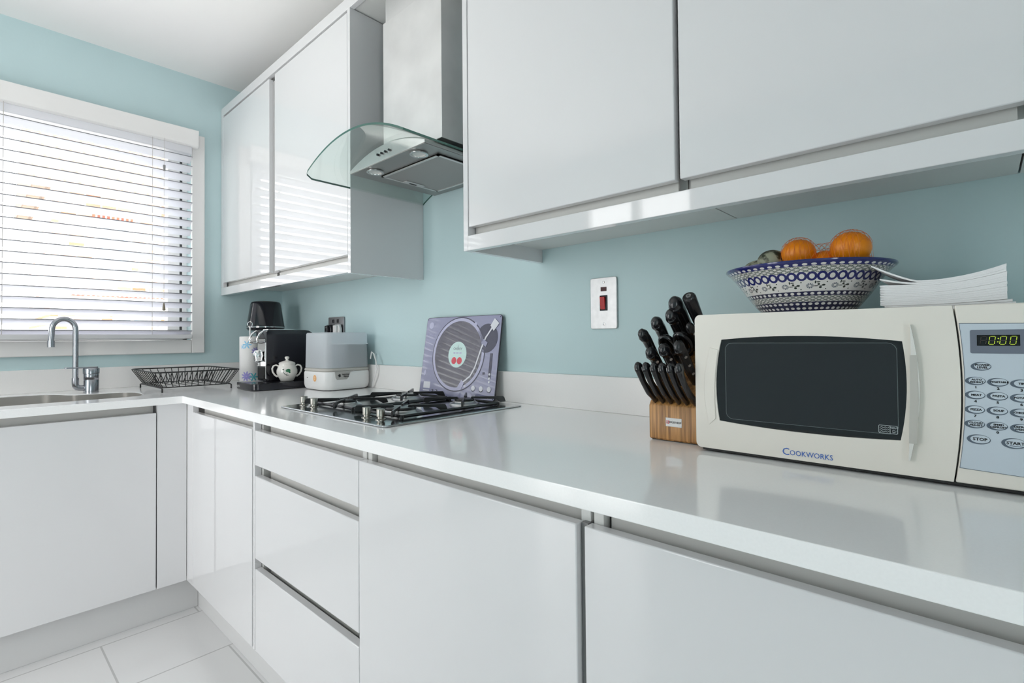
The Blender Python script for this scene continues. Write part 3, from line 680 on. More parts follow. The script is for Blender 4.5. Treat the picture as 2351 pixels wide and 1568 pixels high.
b = MB(); b.lathe([(.034, 0), (.0345, .003), (.031, .008), (.018, .013), (.010, .0145), (.006, .017), (.005, .020), (.0085, .024), (.0095, .029), (.007, .033), (0, .0345)], (SX, SY, SZ+.0725), 36); b.build('lid', CERAM, sp)
for sgn in (-1, 1):
    dx, dy = .676*0+.737*sgn*.55, .835*sgn; l_ = math.hypot(dx, dy); dx /= l_; dy /= l_
    pts = [(SX+dx*r, SY+dy*r, SZ+z) for r, z in ((.034, .064), (.044, .069), (.054, .065), (.059, .054), (.057, .040), (.049, .026), (.038, .018))]
    MB().sweep(pts, .0038, 10).build('handle', CERAM, sp)

# ------------------------------------------------------------------ steriliser
st = thing('bottle_steriliser', (.85, -.127, ZC), 'white electric steam steriliser with frosted square lid next to hob', 'steriliser')
S0, S1, T0, T1 = .742, .966, -.243, -.018
b = MB(); levels = [(ZC+.003, -.012), (ZC+.010, -.004), (ZC+.024, 0), (ZC+.070, 0), (ZC+.078, -.003)]
def stack_levels(b, levels, r, mi=0, cap=True, bx=(S0, S1, T0, T1)):
    vs = []; n = None
    for (z, d_) in levels:
        l_ = rrect(bx[0]-d_, bx[1]+d_, bx[2]-d_, bx[3]+d_, max(.004, r+d_), 8); n = len(l_); vs += [(x, y, z) for x, y in l_]
    fs = [(j*n+i, j*n+(i+1) % n, (j+1)*n+(i+1) % n, (j+1)*n+i) for j in range(len(levels)-1) for i in range(n)]
    if cap: fs += [tuple(range(n)), tuple((len(levels)-1)*n+i for i in range(n))]
    return b.add(vs, fs, mi)
stack_levels(b, levels, .055)
b.build('base', WHITEP, st)
b = MB(); stack_levels(b, [(ZC+.0785, -.005), (ZC+.082, -.001), (ZC+.090, -.003), (ZC+.0925, -.010)], .055); b.build('base_rim', mat('warm_grey_trim', (.47, .455, .42), .4), st)
b = MB(); stack_levels(b, [(ZC+.093, -.009), (ZC+.235, -.012), (ZC+.240, -.016)], .045); b.build('lid', FROST, st)
b = MB(); stack_levels(b, [(ZC+.094, -.004), (ZC+.190, -.004)], .02, bx=(S0+.05, S1-.014, T0+.085, T1-.01)); b.build('inner_basket', mat('basket_grey', (.06, .065, .08), .5), st)
b = MB(); stack_levels(b, [(ZC+.1905, -.001), (ZC+.194, -.001)], .02, bx=(S0+.05, S1-.014, T0+.085, T1-.01)); b.build('inner_tray', mat('tray_grey2', (.85, .87, .9), .5), st)
XF = S1+.0006
pol = [(-.060, .0), (-.052, -.003), (-.047, -.028), (-.040, -.036), (.012, -.036), (.022, -.030), (.034, -.006), (.060, .0)]
b = MB(); b.prism([(p[0]*.8, p[1]) for p in pol], ((S1-.0005, -.158, ZC+.081), (0, 1, 0), (0, 0, 1)), .0018)
b.build('name_badge', mat('badge_grey', (.42, .41, .39), .35), st)
star = []
for i in range(10):
    r_ = .0085 if i % 2 == 0 else .0042; a = math.pi/2+i*math.pi/5+.3; star.append((r_*math.cos(a), r_*math.sin(a)))
b = MB(); b.prism(star, ((S1+.0014, -.180, ZC+.062), (0, 1, 0), (0, 0, 1)), .0006); b.text('tommee', .0095, ((S1+.0014, -.152, ZC+.0665), (0, 1, 0), (0, 0, 1)), .0006, bold=.0003); b.text('tippee', .0095, ((S1+.0014, -.150, ZC+.0585), (0, 1, 0), (0, 0, 1)), .0006, bold=.0003)
b.build('badge_lettering', BLACKINK, st)
b = MB(); b.prism(circ(0, 0, .0135), ((.882, T0-.0004, ZC+.051), (1, 0, 0), (0, 0, 1)), .0006); b.build('sticker', mat('orange_sticker', (.80, .42, .16), .5), st)
b = MB()
for k, ww in enumerate((.012, .017, .017, .012)): b.box(.882-ww/2, .882+ww/2, T0-.0015, T0-.0011, ZC+.0445+k*.004, ZC+.0462+k*.004)
b.build('sticker_lines', mat('sticker_cream', (.85, .70, .5), .5), st)
MB().cyl((.815, T0+.001, ZC+.052), (.815, T0-.001, ZC+.052), .0022, n=12).build('indicator', BLACKG, st)
b = MB()
for (x, y) in ((S0+.04, T0+.04), (S1-.04, T0+.04), (S0+.04, T1-.04), (S1-.04, T1-.04)): b.cyl((x, y, ZC), (x, y, ZC+.004), .01, n=12)
b.build('feet', DARK, st)
cd = [(.955, -.028, .97), (.965, -.028, 1.000), (.985, -.03, .992), (1.005, -.032, .962), (1.012, -.034, .925), (1.003, -.036, .895), (.985, -.034, .870), (.976, -.030, .851), (.965, -.026, ZC+.004)]
tag(MB().sweep(cd, .0030, 8, up=(0, 1, 0)).build('power_cord', WHITEP), 'thin white power cord looping down beside the steriliser', 'cord')

# ------------------------------------------------------------------ sockets, plugs, switch
so = thing('wall_socket', (.62, -.004, 1.12), 'brushed steel double wall socket behind the steriliser', 'socket')
MB().prism(rrect(.5465, .6925, 1.078, 1.164, .006), ((0, -.0005, 0), (1, 0, 0), (0, 0, 1)), .008).build('faceplate', mat('dark_steel_plate', (.30, .30, .31), .3, metal=.9), so, bevel=.001)
for x in (.598, .641): MB().box(x-.006, x+.006, -.0125, -.008, 1.136, 1.152).build('rocker', BLACKG, so, bevel=.001)
MB().cyl((.555, -.008, 1.121), (.555, -.0105, 1.121), .004, n=12).build('screw', CHROME, so)
for (x, mt, lab) in ((.580, BLACKG, 'black mains plug in the left half of the steel socket'), (.661, WHITEP, 'white mains plug in the right half of the steel socket')):
    t = thing('mains_plug', (x, -.02, 1.11), lab, 'plug', 'plugs in the wall socket')
    MB().prism([(-.025, -.03), (.025, -.03), (.027, .0), (.018, .022), (-.018, .022), (-.027, 0)], ((x, -.0125, 1.105), (1, 0, 0), (0, 0, 1)), .016).build('plug_body', mt, t, bevel=.004)
    MB().prism(rrect(-.013, .013, -.025, .018, .006), ((x, -.0285, 1.105), (1, 0, 0), (0, 0, 1)), .012).build('plug_grip', mt, t, bevel=.003)
sw = thing('cooker_switch', (2.1265, -.003, 1.15), 'tall scuffed steel cooker switch with red rocker on teal wall', 'switch')
MB().prism(rrect(2.083, 2.170, 1.0775, 1.223, .006), ((0, -.0005, 0), (1, 0, 0), (0, 0, 1)), .0055).build('faceplate', mat('scuffed_plate', (.66, .655, .66), .38, metal=.55, var=.14, vscale=60), sw, bevel=.0012)
MB().box(2.1185, 2.1375, -.0068, -.006, 1.184, 1.196).build('neon', mat('dark_red_neon', (.06, .004, .008), .2), sw)
MB().box(2.1155, 2.1400, -.0072, -.006, 1.129, 1.1725).build('rocker_surround', BLACKG, sw)
MB().add([(2.1180, -.0066, 1.132), (2.1335, -.0066, 1.132), (2.1335, -.0066, 1.169), (2.1180, -.0066, 1.169), (2.1180, -.0085, 1.134), (2.1335, -.0085, 1.134), (2.1335, -.0125, 1.168), (2.1180, -.0125, 1.168)], [(0, 1, 2, 3), (4, 5, 6, 7), (0, 1, 5, 4), (1, 2, 6, 5), (2, 3, 7, 6), (3, 0, 4, 7)]).build('rocker', REDP, sw, bevel=.0006)
for z in (1.2095, 1.0915): MB().lathe([(0, .0015), (.003, .0012), (.004, 0)], (2.1275, -.006, z), 14, axis=(0, -1, 0)).box(2.1272, 2.1278, -.0080, -.0074, z-.003, z+.003, 1).build('screw', [CHROME, DARK], sw)

# ------------------------------------------------------------------ turntable picture board
o0 = Vector((1.357, -.072, ZC+.0008)); bu = Vector((.3835, .014, 0)).normalized(); bv0 = Vector((.0, .046, .289)); bn = bu.cross(bv0).normalized(); bv = bn.cross(bu).normalized()
BW, BH = .3835, .2925
pb = thing('picture_board', o0, 'glass board printed with a record turntable, leaning on the wall behind hob', 'board')
LILAC = mat('print_lilac_grey', (.27, .275, .42), .12, coat=.5); LIL2 = mat('print_pale_lilac', (.50, .50, .68), .15); VINYL = mat('print_vinyl_grey', (.075, .07, .10), .12, coat=.5, var=.25, vscale=25)
MINT = mat('print_mint', (.62, .83, .80), .2); CHRY = mat('print_cherry', (.72, .05, .08), .2); DKP = mat('print_dark_slate', (.06, .06, .10), .2); PW = mat('print_white', (.75, .76, .82), .2)
b = MB(); b.prism(rrect(0, BW, 0, BH, .012), (o0, bu, bv), -.0045); b.build('glass_board', [mat('board_edge_dark', (.03, .03, .04), .2)], pb, bevel=.0006)
face = MB()
def fr(dx, dy, h): return (o0+bu*dx+bv*dy+bn*h, bu, bv)
face.prism(rrect(.002, BW-.002, .002, BH-.002, .011), fr(0, 0, .0001), .0005, 0)
cx, cy = .1865, .156
face.prism(circ(cx, cy, .1335, n=64), fr(0, 0, .0007), .0003, 5); face.prism(circ(cx, cy, .1295, n=64), fr(0, 0, .0011), .0003, 1); face.prism(circ(cx, cy, .1185, n=64), fr(0, 0, .0015), .0003, 2)
face.prism(circ(cx, cy-.002, .046), fr(0, 0, .0019), .0002, 3)
face.prism(circ(cx-.014, cy-.024, .0125), fr(0, 0, .0022), .0002, 4); face.prism(circ(cx+.014, cy-.024, .0125), fr(0, 0, .0022), .0002, 4)
face.text('CHERRY', .012, fr(cx, cy+.018, .0023), 0, 5); face.prism([(cx-.001, cy+.024), (cx+.001, cy+.024), (cx, cy+.034)], fr(0, 0, .0022), .0002, 5)
for k_, (a_, w_) in enumerate(((-.020, .010), (-.006, .012), (.010, .011))): face.prism([(cx+a_, cy+.001), (cx+a_+w_, cy+.001), (cx+a_+w_, cy+.006), (cx+a_, cy+.006)], fr(0, 0, .0022), .0001, 1)
face.prism(circ(.322, .212, .050), fr(0, 0, .0011), .0003, 5); face.prism(circ(.030, .262, .0125), fr(0, 0, .0009), .0004, 1); face.prism(circ(.022, .085, .006, .010), fr(0, 0, .0009), .0004, 1); face.prism(circ(.262, .262, .007), fr(0, 0, .0009), .0004, 1)
arm = [(.350, .262), (.338, .240), (.318, .214), (.303, .180), (.290, .140), (.280, .110), (.262, .080), (.236, .062), (.222, .055)]
for i in range(len(arm)-1):
    a, q = Vector(arm[i]), Vector(arm[i+1]); n_ = (q-a).normalized(); n_ = Vector((-n_.y, n_.x))*.003
    face.prism([tuple(a-n_), tuple(q-n_), tuple(q+n_), tuple(a+n_)], fr(0, 0, .0023+i*.00001), .0003, 6)
face.prism([(.335, .255), (.352, .236), (.374, .262), (.352, .280)], fr(0, 0, .0027), .0003, 6); face.prism([(.205, .040), (.222, .030), (.236, .055), (.222, .066)], fr(0, 0, .0027), .0003, 1)
face.prism([(.300, .195), (.322, .182), (.330, .196), (.308, .210)], fr(0, 0, .0027), .0003, 0)
face.prism([(.345, .075), (.357, .075), (.357, .160), (.345, .160)], fr(0, 0, .0009), .0003, 5); face.prism([(.318, .088), (.328, .088), (.328, .096), (.318, .096)], fr(0, 0, .0009), .0004, 5)
for (x, y) in ((.281, .039), (.318, .039), (.355, .039)): face.prism(circ(x, y-.001, .0098), fr(0, 0, .0009), .0004, 5); face.prism(circ(x, y+.001, .0088), fr(0, 0, .0014), .0003, 6)
for (x, y) in ((.351, .090), (.351, .076), (.352, .064)): face.prism(circ(x, y, .004), fr(0, 0, .0014), .0003, 6)
face.prism(rrect(.021, .058, .028, .052, .002), fr(0, 0, .0009), .0003, 6); face.prism([(.021, .018), (.055, .018), (.055, .022), (.021, .022)], fr(0, 0, .0009), .0003, 6)
for x in (.068, .090): face.prism(rrect(x, x+.011, .017, .025, .002), fr(0, 0, .0009), .0003, 5); face.prism(circ(x+.0035, .021, .002, n=12), fr(0, 0, .0013), .0003, 6)
face.prism(rrect(.236, .256, .040, .050, .003), fr(0, 0, .0009), .0003, 5); face.prism(circ(.240, .045, .004), fr(0, 0, .0013), .0003, 6)
face.text('II LUX MAX 2', .0115, fr(.322, .0125, .0009), 0, 6)
for (x, y) in ((.008, .008), (BW-.008, .008), (.008, BH-.008), (BW-.008, BH-.008)): face.prism(circ(x, y, .002, n=12), fr(0, 0, .0009), .0003, 5)
face.build('printed_face', [LILAC, LIL2, VINYL, MINT, CHRY, DKP, PW], pb)

# ------------------------------------------------------------------ knife block
KX0, KX1 = 2.4085, 2.5175; KY = -.283
kb = thing('knife_block', ((KX0+KX1)/2, KY+.1, ZC), 'bamboo knife block filled with black-handled knives, left of microwave', 'knife block')
prof = [(KY+.003, ZC+.002), (-.115, ZC+.002), (-.115, 1.045), (-.150, 1.052), (KY+.004, .920), (KY, .914), (KY, ZC+.005)]
b = MB(); b.prism(prof, ((KX0, 0, 0), (0, 1, 0), (0, 0, 1)), KX1-KX0); BAM = bamboo_mat(); b.build('block', BAM, kb, bevel=.003)
b = MB(); b.box(KX0+.004, KX1-.004, KY+.006, -.12, ZC, ZC+.002); b.build('rubber_foot', DARK, kb)
lx, lz = 2.4620, .8835
lb = MB(); lb.box(lx-.0165, lx+.0165, KY-.001, KY+.001, lz-.0085, lz+.0085).box(lx-.0150, lx-.0090, KY-.0014, KY-.001, lz-.003, lz+.003, 1).box(lx-.0127, lx-.0113, KY-.0016, KY-.0013, lz-.0022, lz+.0022, 0).box(lx-.0142, lx-.0098, KY-.0016, KY-.0013, lz-.0007, lz+.0007, 0)
lb.text('WÜSTHOF', .0052, ((lx+.0033, KY-.0012, lz), (1, 0, 0), (0, 0, 1)), .0003, 2, bold=.0001)
lb.build('maker_label', [WHITEP, mat('label_red', (.62, .06, .10), .4), BLACKINK], kb)
dK = Vector((0, -.7071, .7071)); dS = Vector((0, .7071, .7071)); XX = Vector((1, 0, 0))
HBLK = mat('black_knife_handle', (.010, .010, .012), .22, coat=.3); RIV = mat('rivet_steel', (.78, .78, .78), .2, metal=1)
def knife(x, s_, L, label, wd=.0075, ht=.0105, kind='knife', steak=False, name='kitchen_knife', rivets=2, lean=0.0):
    base = Vector((x, KY, .918))+dS*s_
    t = thing(name, base, label, kind, 'steak knives in front row' if steak else 'large tools in the knife block')
    def P(a, q, sd=0): return base+dK*a+dS*q+XX*(sd+lean*a)
    pts = [(0, 0), (L*.15, 0), (L*.4, -.001), (L*.62, .0005), (L*.80, .001), (L*.92, -.0025), (L, -.006)]
    rad = [(wd*.8, ht*.75), (wd*.95, ht*.85), (wd, ht*.92), (wd, ht*.85), (wd, ht*.98), (wd*1.05, ht*1.15), (wd*.75, ht*.85)]
    if steak: pts = [(0, 0), (L*.12, -.0015), (L*.35, -.0060), (L*.6, -.0070), (L*.8, -.0040), (L*.93, .0005), (L, -.001)]; rad = [(wd*.7, ht*.65), (wd*.9, ht*.72), (wd, ht*.80), (wd*.9, ht*.66), (wd, ht*.78), (wd*1.25, ht*1.1), (wd, ht*.8)]
    # finer spline
    fp = []; frd = []
    for i in range(len(pts)-1):
        for k in range(4):
            w_ = k/4; w2 = w_*w_*(3-2*w_)
            fp.append(P(pts[i][0]*(1-w_)+pts[i+1][0]*w_, pts[i][1]*(1-w2)+pts[i+1][1]*w2)); frd.append((rad[i][0]*(1-w2)+rad[i+1][0]*w2, rad[i][1]*(1-w2)+rad[i+1][1]*w2))
    fp.append(P(*pts[-1])); frd.append(rad[-1])
    e = fp[-1]+dK*.003-dS*.002; fp.append(e); frd.append((rad[-1][0]*.55, rad[-1][1]*.55))
    MB().sweep(fp, frd, 14, up=dS).build('handle', HBLK, t, smooth=1.2)
    b = MB(); b.sweep([P(-.05, 0), P(.003, 0)], [(.0011, ht*.7)]*2, 8, up=dS); b.build('blade', RIV, t)
    for i in range(rivets):
        a = L*(.30+.42*i/max(1, rivets-1)) if rivets > 1 else L*.8
        for (cx_, cs_) in ((-1, 0), (.80, -.60)):
            nn = (XX*cx_+dS*cs_).normalized(); c = P(a, 0, 0)+XX*cx_*wd*.92+dS*cs_*ht*.92; MB().cyl(c-nn*.001, c+nn*.0009, .0032, n=12).build('rivet', RIV, t)
    if steak:
        c = P(L*.955, -.003); b = MB()
        c = P(L*.93, .0005); b.sweep([c-XX*wd*.95-dS*ht*.60-dK*.004, c-XX*wd*1.02-dS*ht*.60+dK*.001, c-XX*wd*.80-dS*ht*.50+dK*.007], [(.0011, .0009)]*3, 6, up=dS); b.build('end_cap', RIV, t)
    return t
sx = [2.4215, 2.4380, 2.4550, 2.4715, 2.4880, 2.5045]
nm = ['leftmost of the six curved black steak knives, front row of the block', 'second steak knife from the left, front row of the block', 'third steak knife from the left, front row of the block', 'third steak knife from the right, front row of the block', 'second steak knife from the right, front row of the block', 'rightmost of the six curved black steak knives, beside the microwave']
for x, n_ in zip(sx, nm): knife(x, .008, .106, n_, .0058, .0102, steak=True, name='steak_knife', rivets=0)
knife(2.432, .052, .105, 'short black knife just above the leftmost steak knives', .0100, .0118, rivets=2)
knife(2.459, .058, .108, 'short black knife in the middle of the row above the steak knives', .0105, .0122, rivets=2)
knife(2.489, .062, .112, 'short black knife beside the microwave, directly above the steak knives', .0100, .0125, rivets=3)
knife(2.4165, .077, .132, 'black knife leaning out furthest left from the block', .0095, .0110, rivets=1)
knife(2.424, .124, .118, 'black knife with round butt, second from left at the upper rows', .0115, .0130, rivets=1)
knife(2.452, .140, .122, 'black knife directly below the tallest round-ended knife', .0120, .0135, rivets=1)
knife(2.4935, .118, .108, 'small black knife touching the microwave edge, upper right of block', .0075, .0095, rivets=1)
knife(2.460, .158, .138, 'tallest round-ended black carving knife at the back of block', .0140, .0155, rivets=0)
knife(2.5030, .140, .105, 'black knife half hidden behind the microwave top corner', .0075, .0095, rivets=1)
# sharpening steel
sb = Vector((2.492, KY, .918))+dS*.158
ss = thing('sharpening_steel', sb, 'straight cylindrical black handle with flat end, upper right of the block', 'sharpening steel')
MB().lathe([(0, -.03), (.004, -.03), (.004, 0), (.0105, .001), (.0110, .06), (.0132, .138), (.0128, .1435), (.011, .146), (0, .146)], sb, 28, axis=dK).build('handle', HBLK, ss)
MB().lathe([(.0026, 0), (.0026, .0012), (.0052, .0012), (.0052, 0)], sb+dK*.146, 20, axis=dK).build('end_ring', RIV, ss)
# scissors
sc0 = Vector((2.452, KY, .918))+dS*.108
sc_ = thing('kitchen_scissors', sc0, 'black kitchen scissors with two big loop handles, middle of the block', 'scissors')
for sd, xx, hh in ((-1, 2.436, .080), (1, 2.470, .088)):
    c = Vector((xx, KY, .918))+dS*.108+dK*(hh-.022); pts = [c+XX*.0155*math.cos(2*math.pi*i/24)+dK*.026*math.sin(2*math.pi*i/24) for i in range(24)]
    MB().sweep(pts, [(.0045, .0062)]*24, 10, closed=True, up=dS).build('loop_handle', HBLK, sc_)
    MB().sweep([c-dK*.026, Vector((2.452+sd*.003, KY, .918))+dS*.108], [(.0055, .0055), (.0045, .005)], 10, up=dS).build('shank', HBLK, sc_)
MB().sweep([sc0+dK*.012, sc0-dK*.05], [(.003, .007)]*2, 8, up=dS).build('blades', RIV, sc_)

# ------------------------------------------------------------------ microwave
MY = -.322; MX0, MX1 = 2.5235, 2.985; MZ0, MZ1 = .8515, 1.0925
mw = thing('microwave', (2.75, -.17, ZC), 'cream microwave oven with black window and keypad at the right', 'microwave')
b = MB(); b.box(MX0+.006, MX1-.004, -.297, -.022, MZ0+.003, MZ1-.0035); b.build('casing', CREAM, mw, bevel=.004)
b = MB()
for (x, y) in ((MX0+.04, -.27), (MX1-.04, -.27), (MX0+.04, -.06), (MX1-.04, -.06)): b.cyl((x, y, ZC), (x, y, MZ0+.004), .012, n=14)
b.build('feet', BLACKM, mw)
MB().box(MX0+.010, MX1-.006, -.316, -.03, ZC+.0025, MZ0+.0035).build('shadow_plate', BLACKM, mw)  # black plate added to paint the contact shadow under the casing
def seam(t): return 2.8815+.0085*(1-(2*t-1)**2)+.0025*t   # x of the seam at height fraction t
N_ = 16
dp = [(MX0+.010, MZ0)]+[(seam(i/N_), MZ0+(MZ1-MZ0)*i/N_) for i in range(N_+1)]+[(MX0+.010, MZ1)]
for (cx_, cz_, a0) in ((MX0+.010, MZ1-.010, 90), (MX0+.010, MZ0+.010, 180)):
    dp += [(cx_+.010*math.cos(R(a0+90*i/5)), cz_+.010*math.sin(R(a0+90*i/5))) for i in range(1 if a0 == 90 else 0, 6)]
# window outline
def lerp(a, c, t): return a+(c-a)*t
wl = []
TLc, TRc, BRc, BLc = (2.5715, 1.0470), (2.8285, 1.0435), (2.8245, .9005), (2.5665, .9030)
def arc(p, q, bulge, n=12):
    dx, dz = q[0]-p[0], q[1]-p[1]; L = math.hypot(dx, dz); nx, nz = dz/L, -dx/L
    return [(p[0]+dx*i/n-nx*bulge*4*(i/n)*(1-i/n), p[1]+dz*i/n-nz*bulge*4*(i/n)*(1-i/n)) for i in range(n)]
wl = arc(TLc, TRc, .0072)+arc(TRc, BRc, .0062)+arc(BRc, BLc, .0050)+arc(BLc, TLc, .0075)
F0 = ((0, MY, 0), (1, 0, 0), (0, 0, 1))     # normal u x v = -y, towards the room
# door slab with window hole
bm = bmesh.new()
for lp in (dp, wl):
    vs = [bm.verts.new((x, MY, z)) for x, z in lp]
    for i in range(len(vs)): bm.edges.new((vs[i], vs[(i+1) % len(vs)]))
bmesh.ops.triangle_fill(bm, use_beauty=True, edges=list(bm.edges), normal=(0, -1, 0))
print('DOOR', len(bm.faces), sum(f.calc_area() for f in bm.faces))
r_ = bmesh.ops.extrude_face_region(bm, geom=list(bm.faces))
for q in r_['geom']:
    if isinstance(q, bmesh.types.BMVert): q.co.y += .024
bmesh.ops.recalc_face_normals(bm, faces=bm.faces)
me = bpy.data.meshes.new('door')
for q in bm.verts: q.co -= mw.location
bm.to_mesh(me); bm.free(); me.materials.append(CREAM)
dr_ = bpy.data.objects.new('door', me); COL.objects.link(dr_); dr_.parent = mw
mo = dr_.modifiers.new('bevel', 'BEVEL'); mo.width = .003; mo.segments = 3; mo.limit_method = 'ANGLE'; mo.angle_limit = R(60)
def shrink(pl, d, cx=2.698, cz=.975): return [(x+(cx-x)*d/.13, z+(cz-z)*d/.075) for x, z in pl]
MWG = mat('microwave_black_glass', (.006, .006, .008), .03, coat=.3, spec=.5)
MWD = mat('microwave_screen_grey', (.013, .014, .017), .06, coat=.3, spec=.5)
gw = MB().prism(wl, ((0, MY+.0035, 0), (1, 0, 0), (0, 0, 1)), .0015).build('door_window', MWG, dr_)
inn = smooth_loop(shrink([(2.5800, 1.0400), (2.822, 1.0370), (2.8180, .9060), (2.5760, .9095)], .000), 1)
inn = rrect(2.5765, 2.8235, .9065, 1.0425, .010, 6)
MB().prism(inn, ((0, MY+.0019, 0), (1, 0, 0), (0, 0, 1)), .0003).build('door_screen', MWD, dr_)
MB().ringprism(rrect(2.5775, 2.8225, .9075, 1.0415, .012, 6), rrect(2.5783, 2.8217, .9083, 1.0407, .0113, 6), ((0, MY+.0016, 0), (1, 0, 0), (0, 0, 1)), .0002).build('screen_border', mat('screen_border_grey', (.10, .12, .13), .2), dr_)
ib = MB(); IW = mat('icon_pale', (.45, .50, .52), .3)
ib.ringprism(rrect(2.7985, 2.8215, .9085, .9205, .0015, 3), rrect(2.7991, 2.8209, .9091, .9199, .0011, 3), ((0, MY+.0012, 0), (1, 0, 0), (0, 0, 1)), .0003)
ib.box(2.8120, 2.8126, MY+.0009, MY+.0012, .9088, .9202)
for zz in (.9110, .9140, .9170):
    for k in range(5): x = 2.8000+k*.0022; dz = .0008*(1 if k % 2 else -1); ib.prism([(x, zz+dz), (x+.0022, zz-dz), (x+.0022, zz-dz+.0006), (x, zz+dz+.0006)], ((0, MY+.0012, 0), (1, 0, 0), (0, 0, 1)), .0003)
ib.text('700W', .0042, ((2.8168, MY+.0011, .9172), (1, 0, 0), (0, 0, 1)), .0002); ib.text('D', .0055, ((2.8168, MY+.0011, .9122), (1, 0, 0), (0, 0, 1)), .0002)
ib.build('window_icon', IW, dr_)
# dished crescents either side of the window
cl = [(2.5700-.0045, 1.0280), (2.5560, 1.0280)]
crL = []; n = 14
outerL = [(2.5480-.0095*math.sin(math.pi*i/n)+.003*(i/n), .9020-.008+(1.0330-.894)*i/n) for i in range(n+1)]
innerL = [(2.5600-.0035*math.sin(math.pi*i/n)+.006*(i/n), .9060+(1.0290-.906)*i/n) for i in range(n+1)]
MB().prism(outerL+innerL[::-1], ((0, MY-.0002, 0), (1, 0, 0), (0, 0, 1)), .0012).build('door_crescent', CREAM, dr_, bevel=.001)
n = 18
oR = [(2.8355+.0105*math.sin(math.pi*i/n)+.0035*(i/n), .8740+(1.0672-.8740)*i/n) for i in range(n+1)]
iR = [(2.8335+.0020*math.sin(math.pi*i/n)+.0050*(i/n), .8740+(1.0672-.8740)*i/n) for i in range(n+1)]
hd_ = MB().prism(oR+iR[::-1], ((0, MY-.0002, 0), (1, 0, 0), (0, 0, 1)), .007).build('door_handle', mat('handle_cream_gloss', (.76, .755, .72), .25), dr_, bevel=.0018)
gx = MB().prism([(2.8345, .8990), (2.8435, .8990), (2.8465, .9600), (2.8455, 1.0240), (2.8375, 1.0240), (2.8365, .9600)], ((0, MY-.0072, 0), (1, 0, 0), (0, 0, 1)), .0004).build('recess_shade', mat('recess_shade_grey', (.50, .49, .45), .5), hd_)  # darker patch paints the shade of a hollow onto the handle face
b = MB(); b.text('C', .0165, ((2.6735, MY-.0002, .8630), (1, 0, 0), (0, 0, 1)), .0004); b.text('OOKWORKS', .0118, ((2.6790, MY-.0002, .8622), (1, 0, 0), (0, 0, 1)), .0004, wide=.88, align='LEFT')
b.build('maker_lettering', BLUEINK, dr_)
# control side
cp_ = [(seam(i/N_)+.0018, MZ0+(MZ1-MZ0)*i/N_) for i in range(N_+1)]; cp_ = cp_+[(MX1, MZ1), (MX1, MZ0)]
fa = MB().prism(cp_, ((0, MY+.024, 0), (1, 0, 0), (0, 0, 1)), .024).build('control_fascia', CREAM, mw, bevel=.002)
kp = [(seam(.08+.82*i/10)+.0042-.0006, .8718+(1.0678-.8718)*i/10) for i in range(11)]
kp = kp+[(MX1-.012, 1.0660), (MX1-.012, .8690)]
MB().ringprism(kp, [(x+.0006 if i < 11 else x-.0006, z+(.0006 if z < .9 else -.0006)) for i, (x, z) in enumerate(kp)], ((0, MY-.0001, 0), (1, 0, 0), (0, 0, 1)), .0005).build('keypad_outline', NAVYGREY, fa)
kpd = MB().prism(kp, ((0, MY-.0001, 0), (1, 0, 0), (0, 0, 1)), .0003).build('keypad', PANELB, fa)
MB().prism(rrect(2.9015, 2.975, 1.0270, 1.0585, .002), ((0, MY-.0004, 0), (1, 0, 0), (0, 0, 1)), .0004).build('display_surround', mat('display_grey', (.16, .18, .23), .3), fa)
ds = MB().prism(rrect(2.9082, 2.9492, 1.0372, 1.0515, .0006), ((0, MY-.0008, 0), (1, 0, 0), (0, 0, 1)), .0003).build('display_screen', mat('lcd_black', (.003, .003, .004), .15), fa)
DIG = mat('lcd_green_digits', (.3, .4, .02), .4, emis=(.42, .55, .06), estr=.45); DIGO = mat('lcd_unlit', (.045, .035, .03), .4)
def digit(mb, x, segs, mi, off=None):
    wd, ht, t, sl = .0055, .0052, .0008, .14
    S = {'a': (0, 2*ht, wd, 0), 'g': (0, ht, wd, 0), 'd': (0, 0, wd, 0), 'f': (0, ht, 0, ht), 'b': (wd, ht, 0, ht), 'e': (0, 0, 0, ht), 'c': (wd, 0, 0, ht)}
    for k, (a, z, dx, dz) in S.items():
        q = mi if k in segs else off
        if q is None: continue
        if dx: pl = [(a+.0006, z-t/2), (a+dx-.0006, z-t/2), (a+dx-.0006, z+t/2), (a+.0006, z+t/2)]
        else: pl = [(a-t/2, z+.0005), (a+t/2, z+.0005), (a+t/2, z+dz-.0005), (a-t/2, z+dz-.0005)]
        mb.prism([(x+p[0]+p[1]*sl, 1.0392+p[1]) for p in pl], ((0, MY-.0012, 0), (1, 0, 0), (0, 0, 1)), .0002, q)
b = MB(); digit(b, 2.9112, 'abcefg', 1); digit(b, 2.9195, 'abcdef', 0, 1); digit(b, 2.9300, 'abcdef', 0, 1); digit(b, 2.9395, 'abcdef', 0, 1)
for z in (1.0425, 1.0468): b.prism(circ(2.9280+(z-1.0392)*.14, z, .0008, n=10), ((0, MY-.0012, 0), (1, 0, 0), (0, 0, 1)), .0002, 0)
b.build('display_digits', [DIG, DIGO], ds)
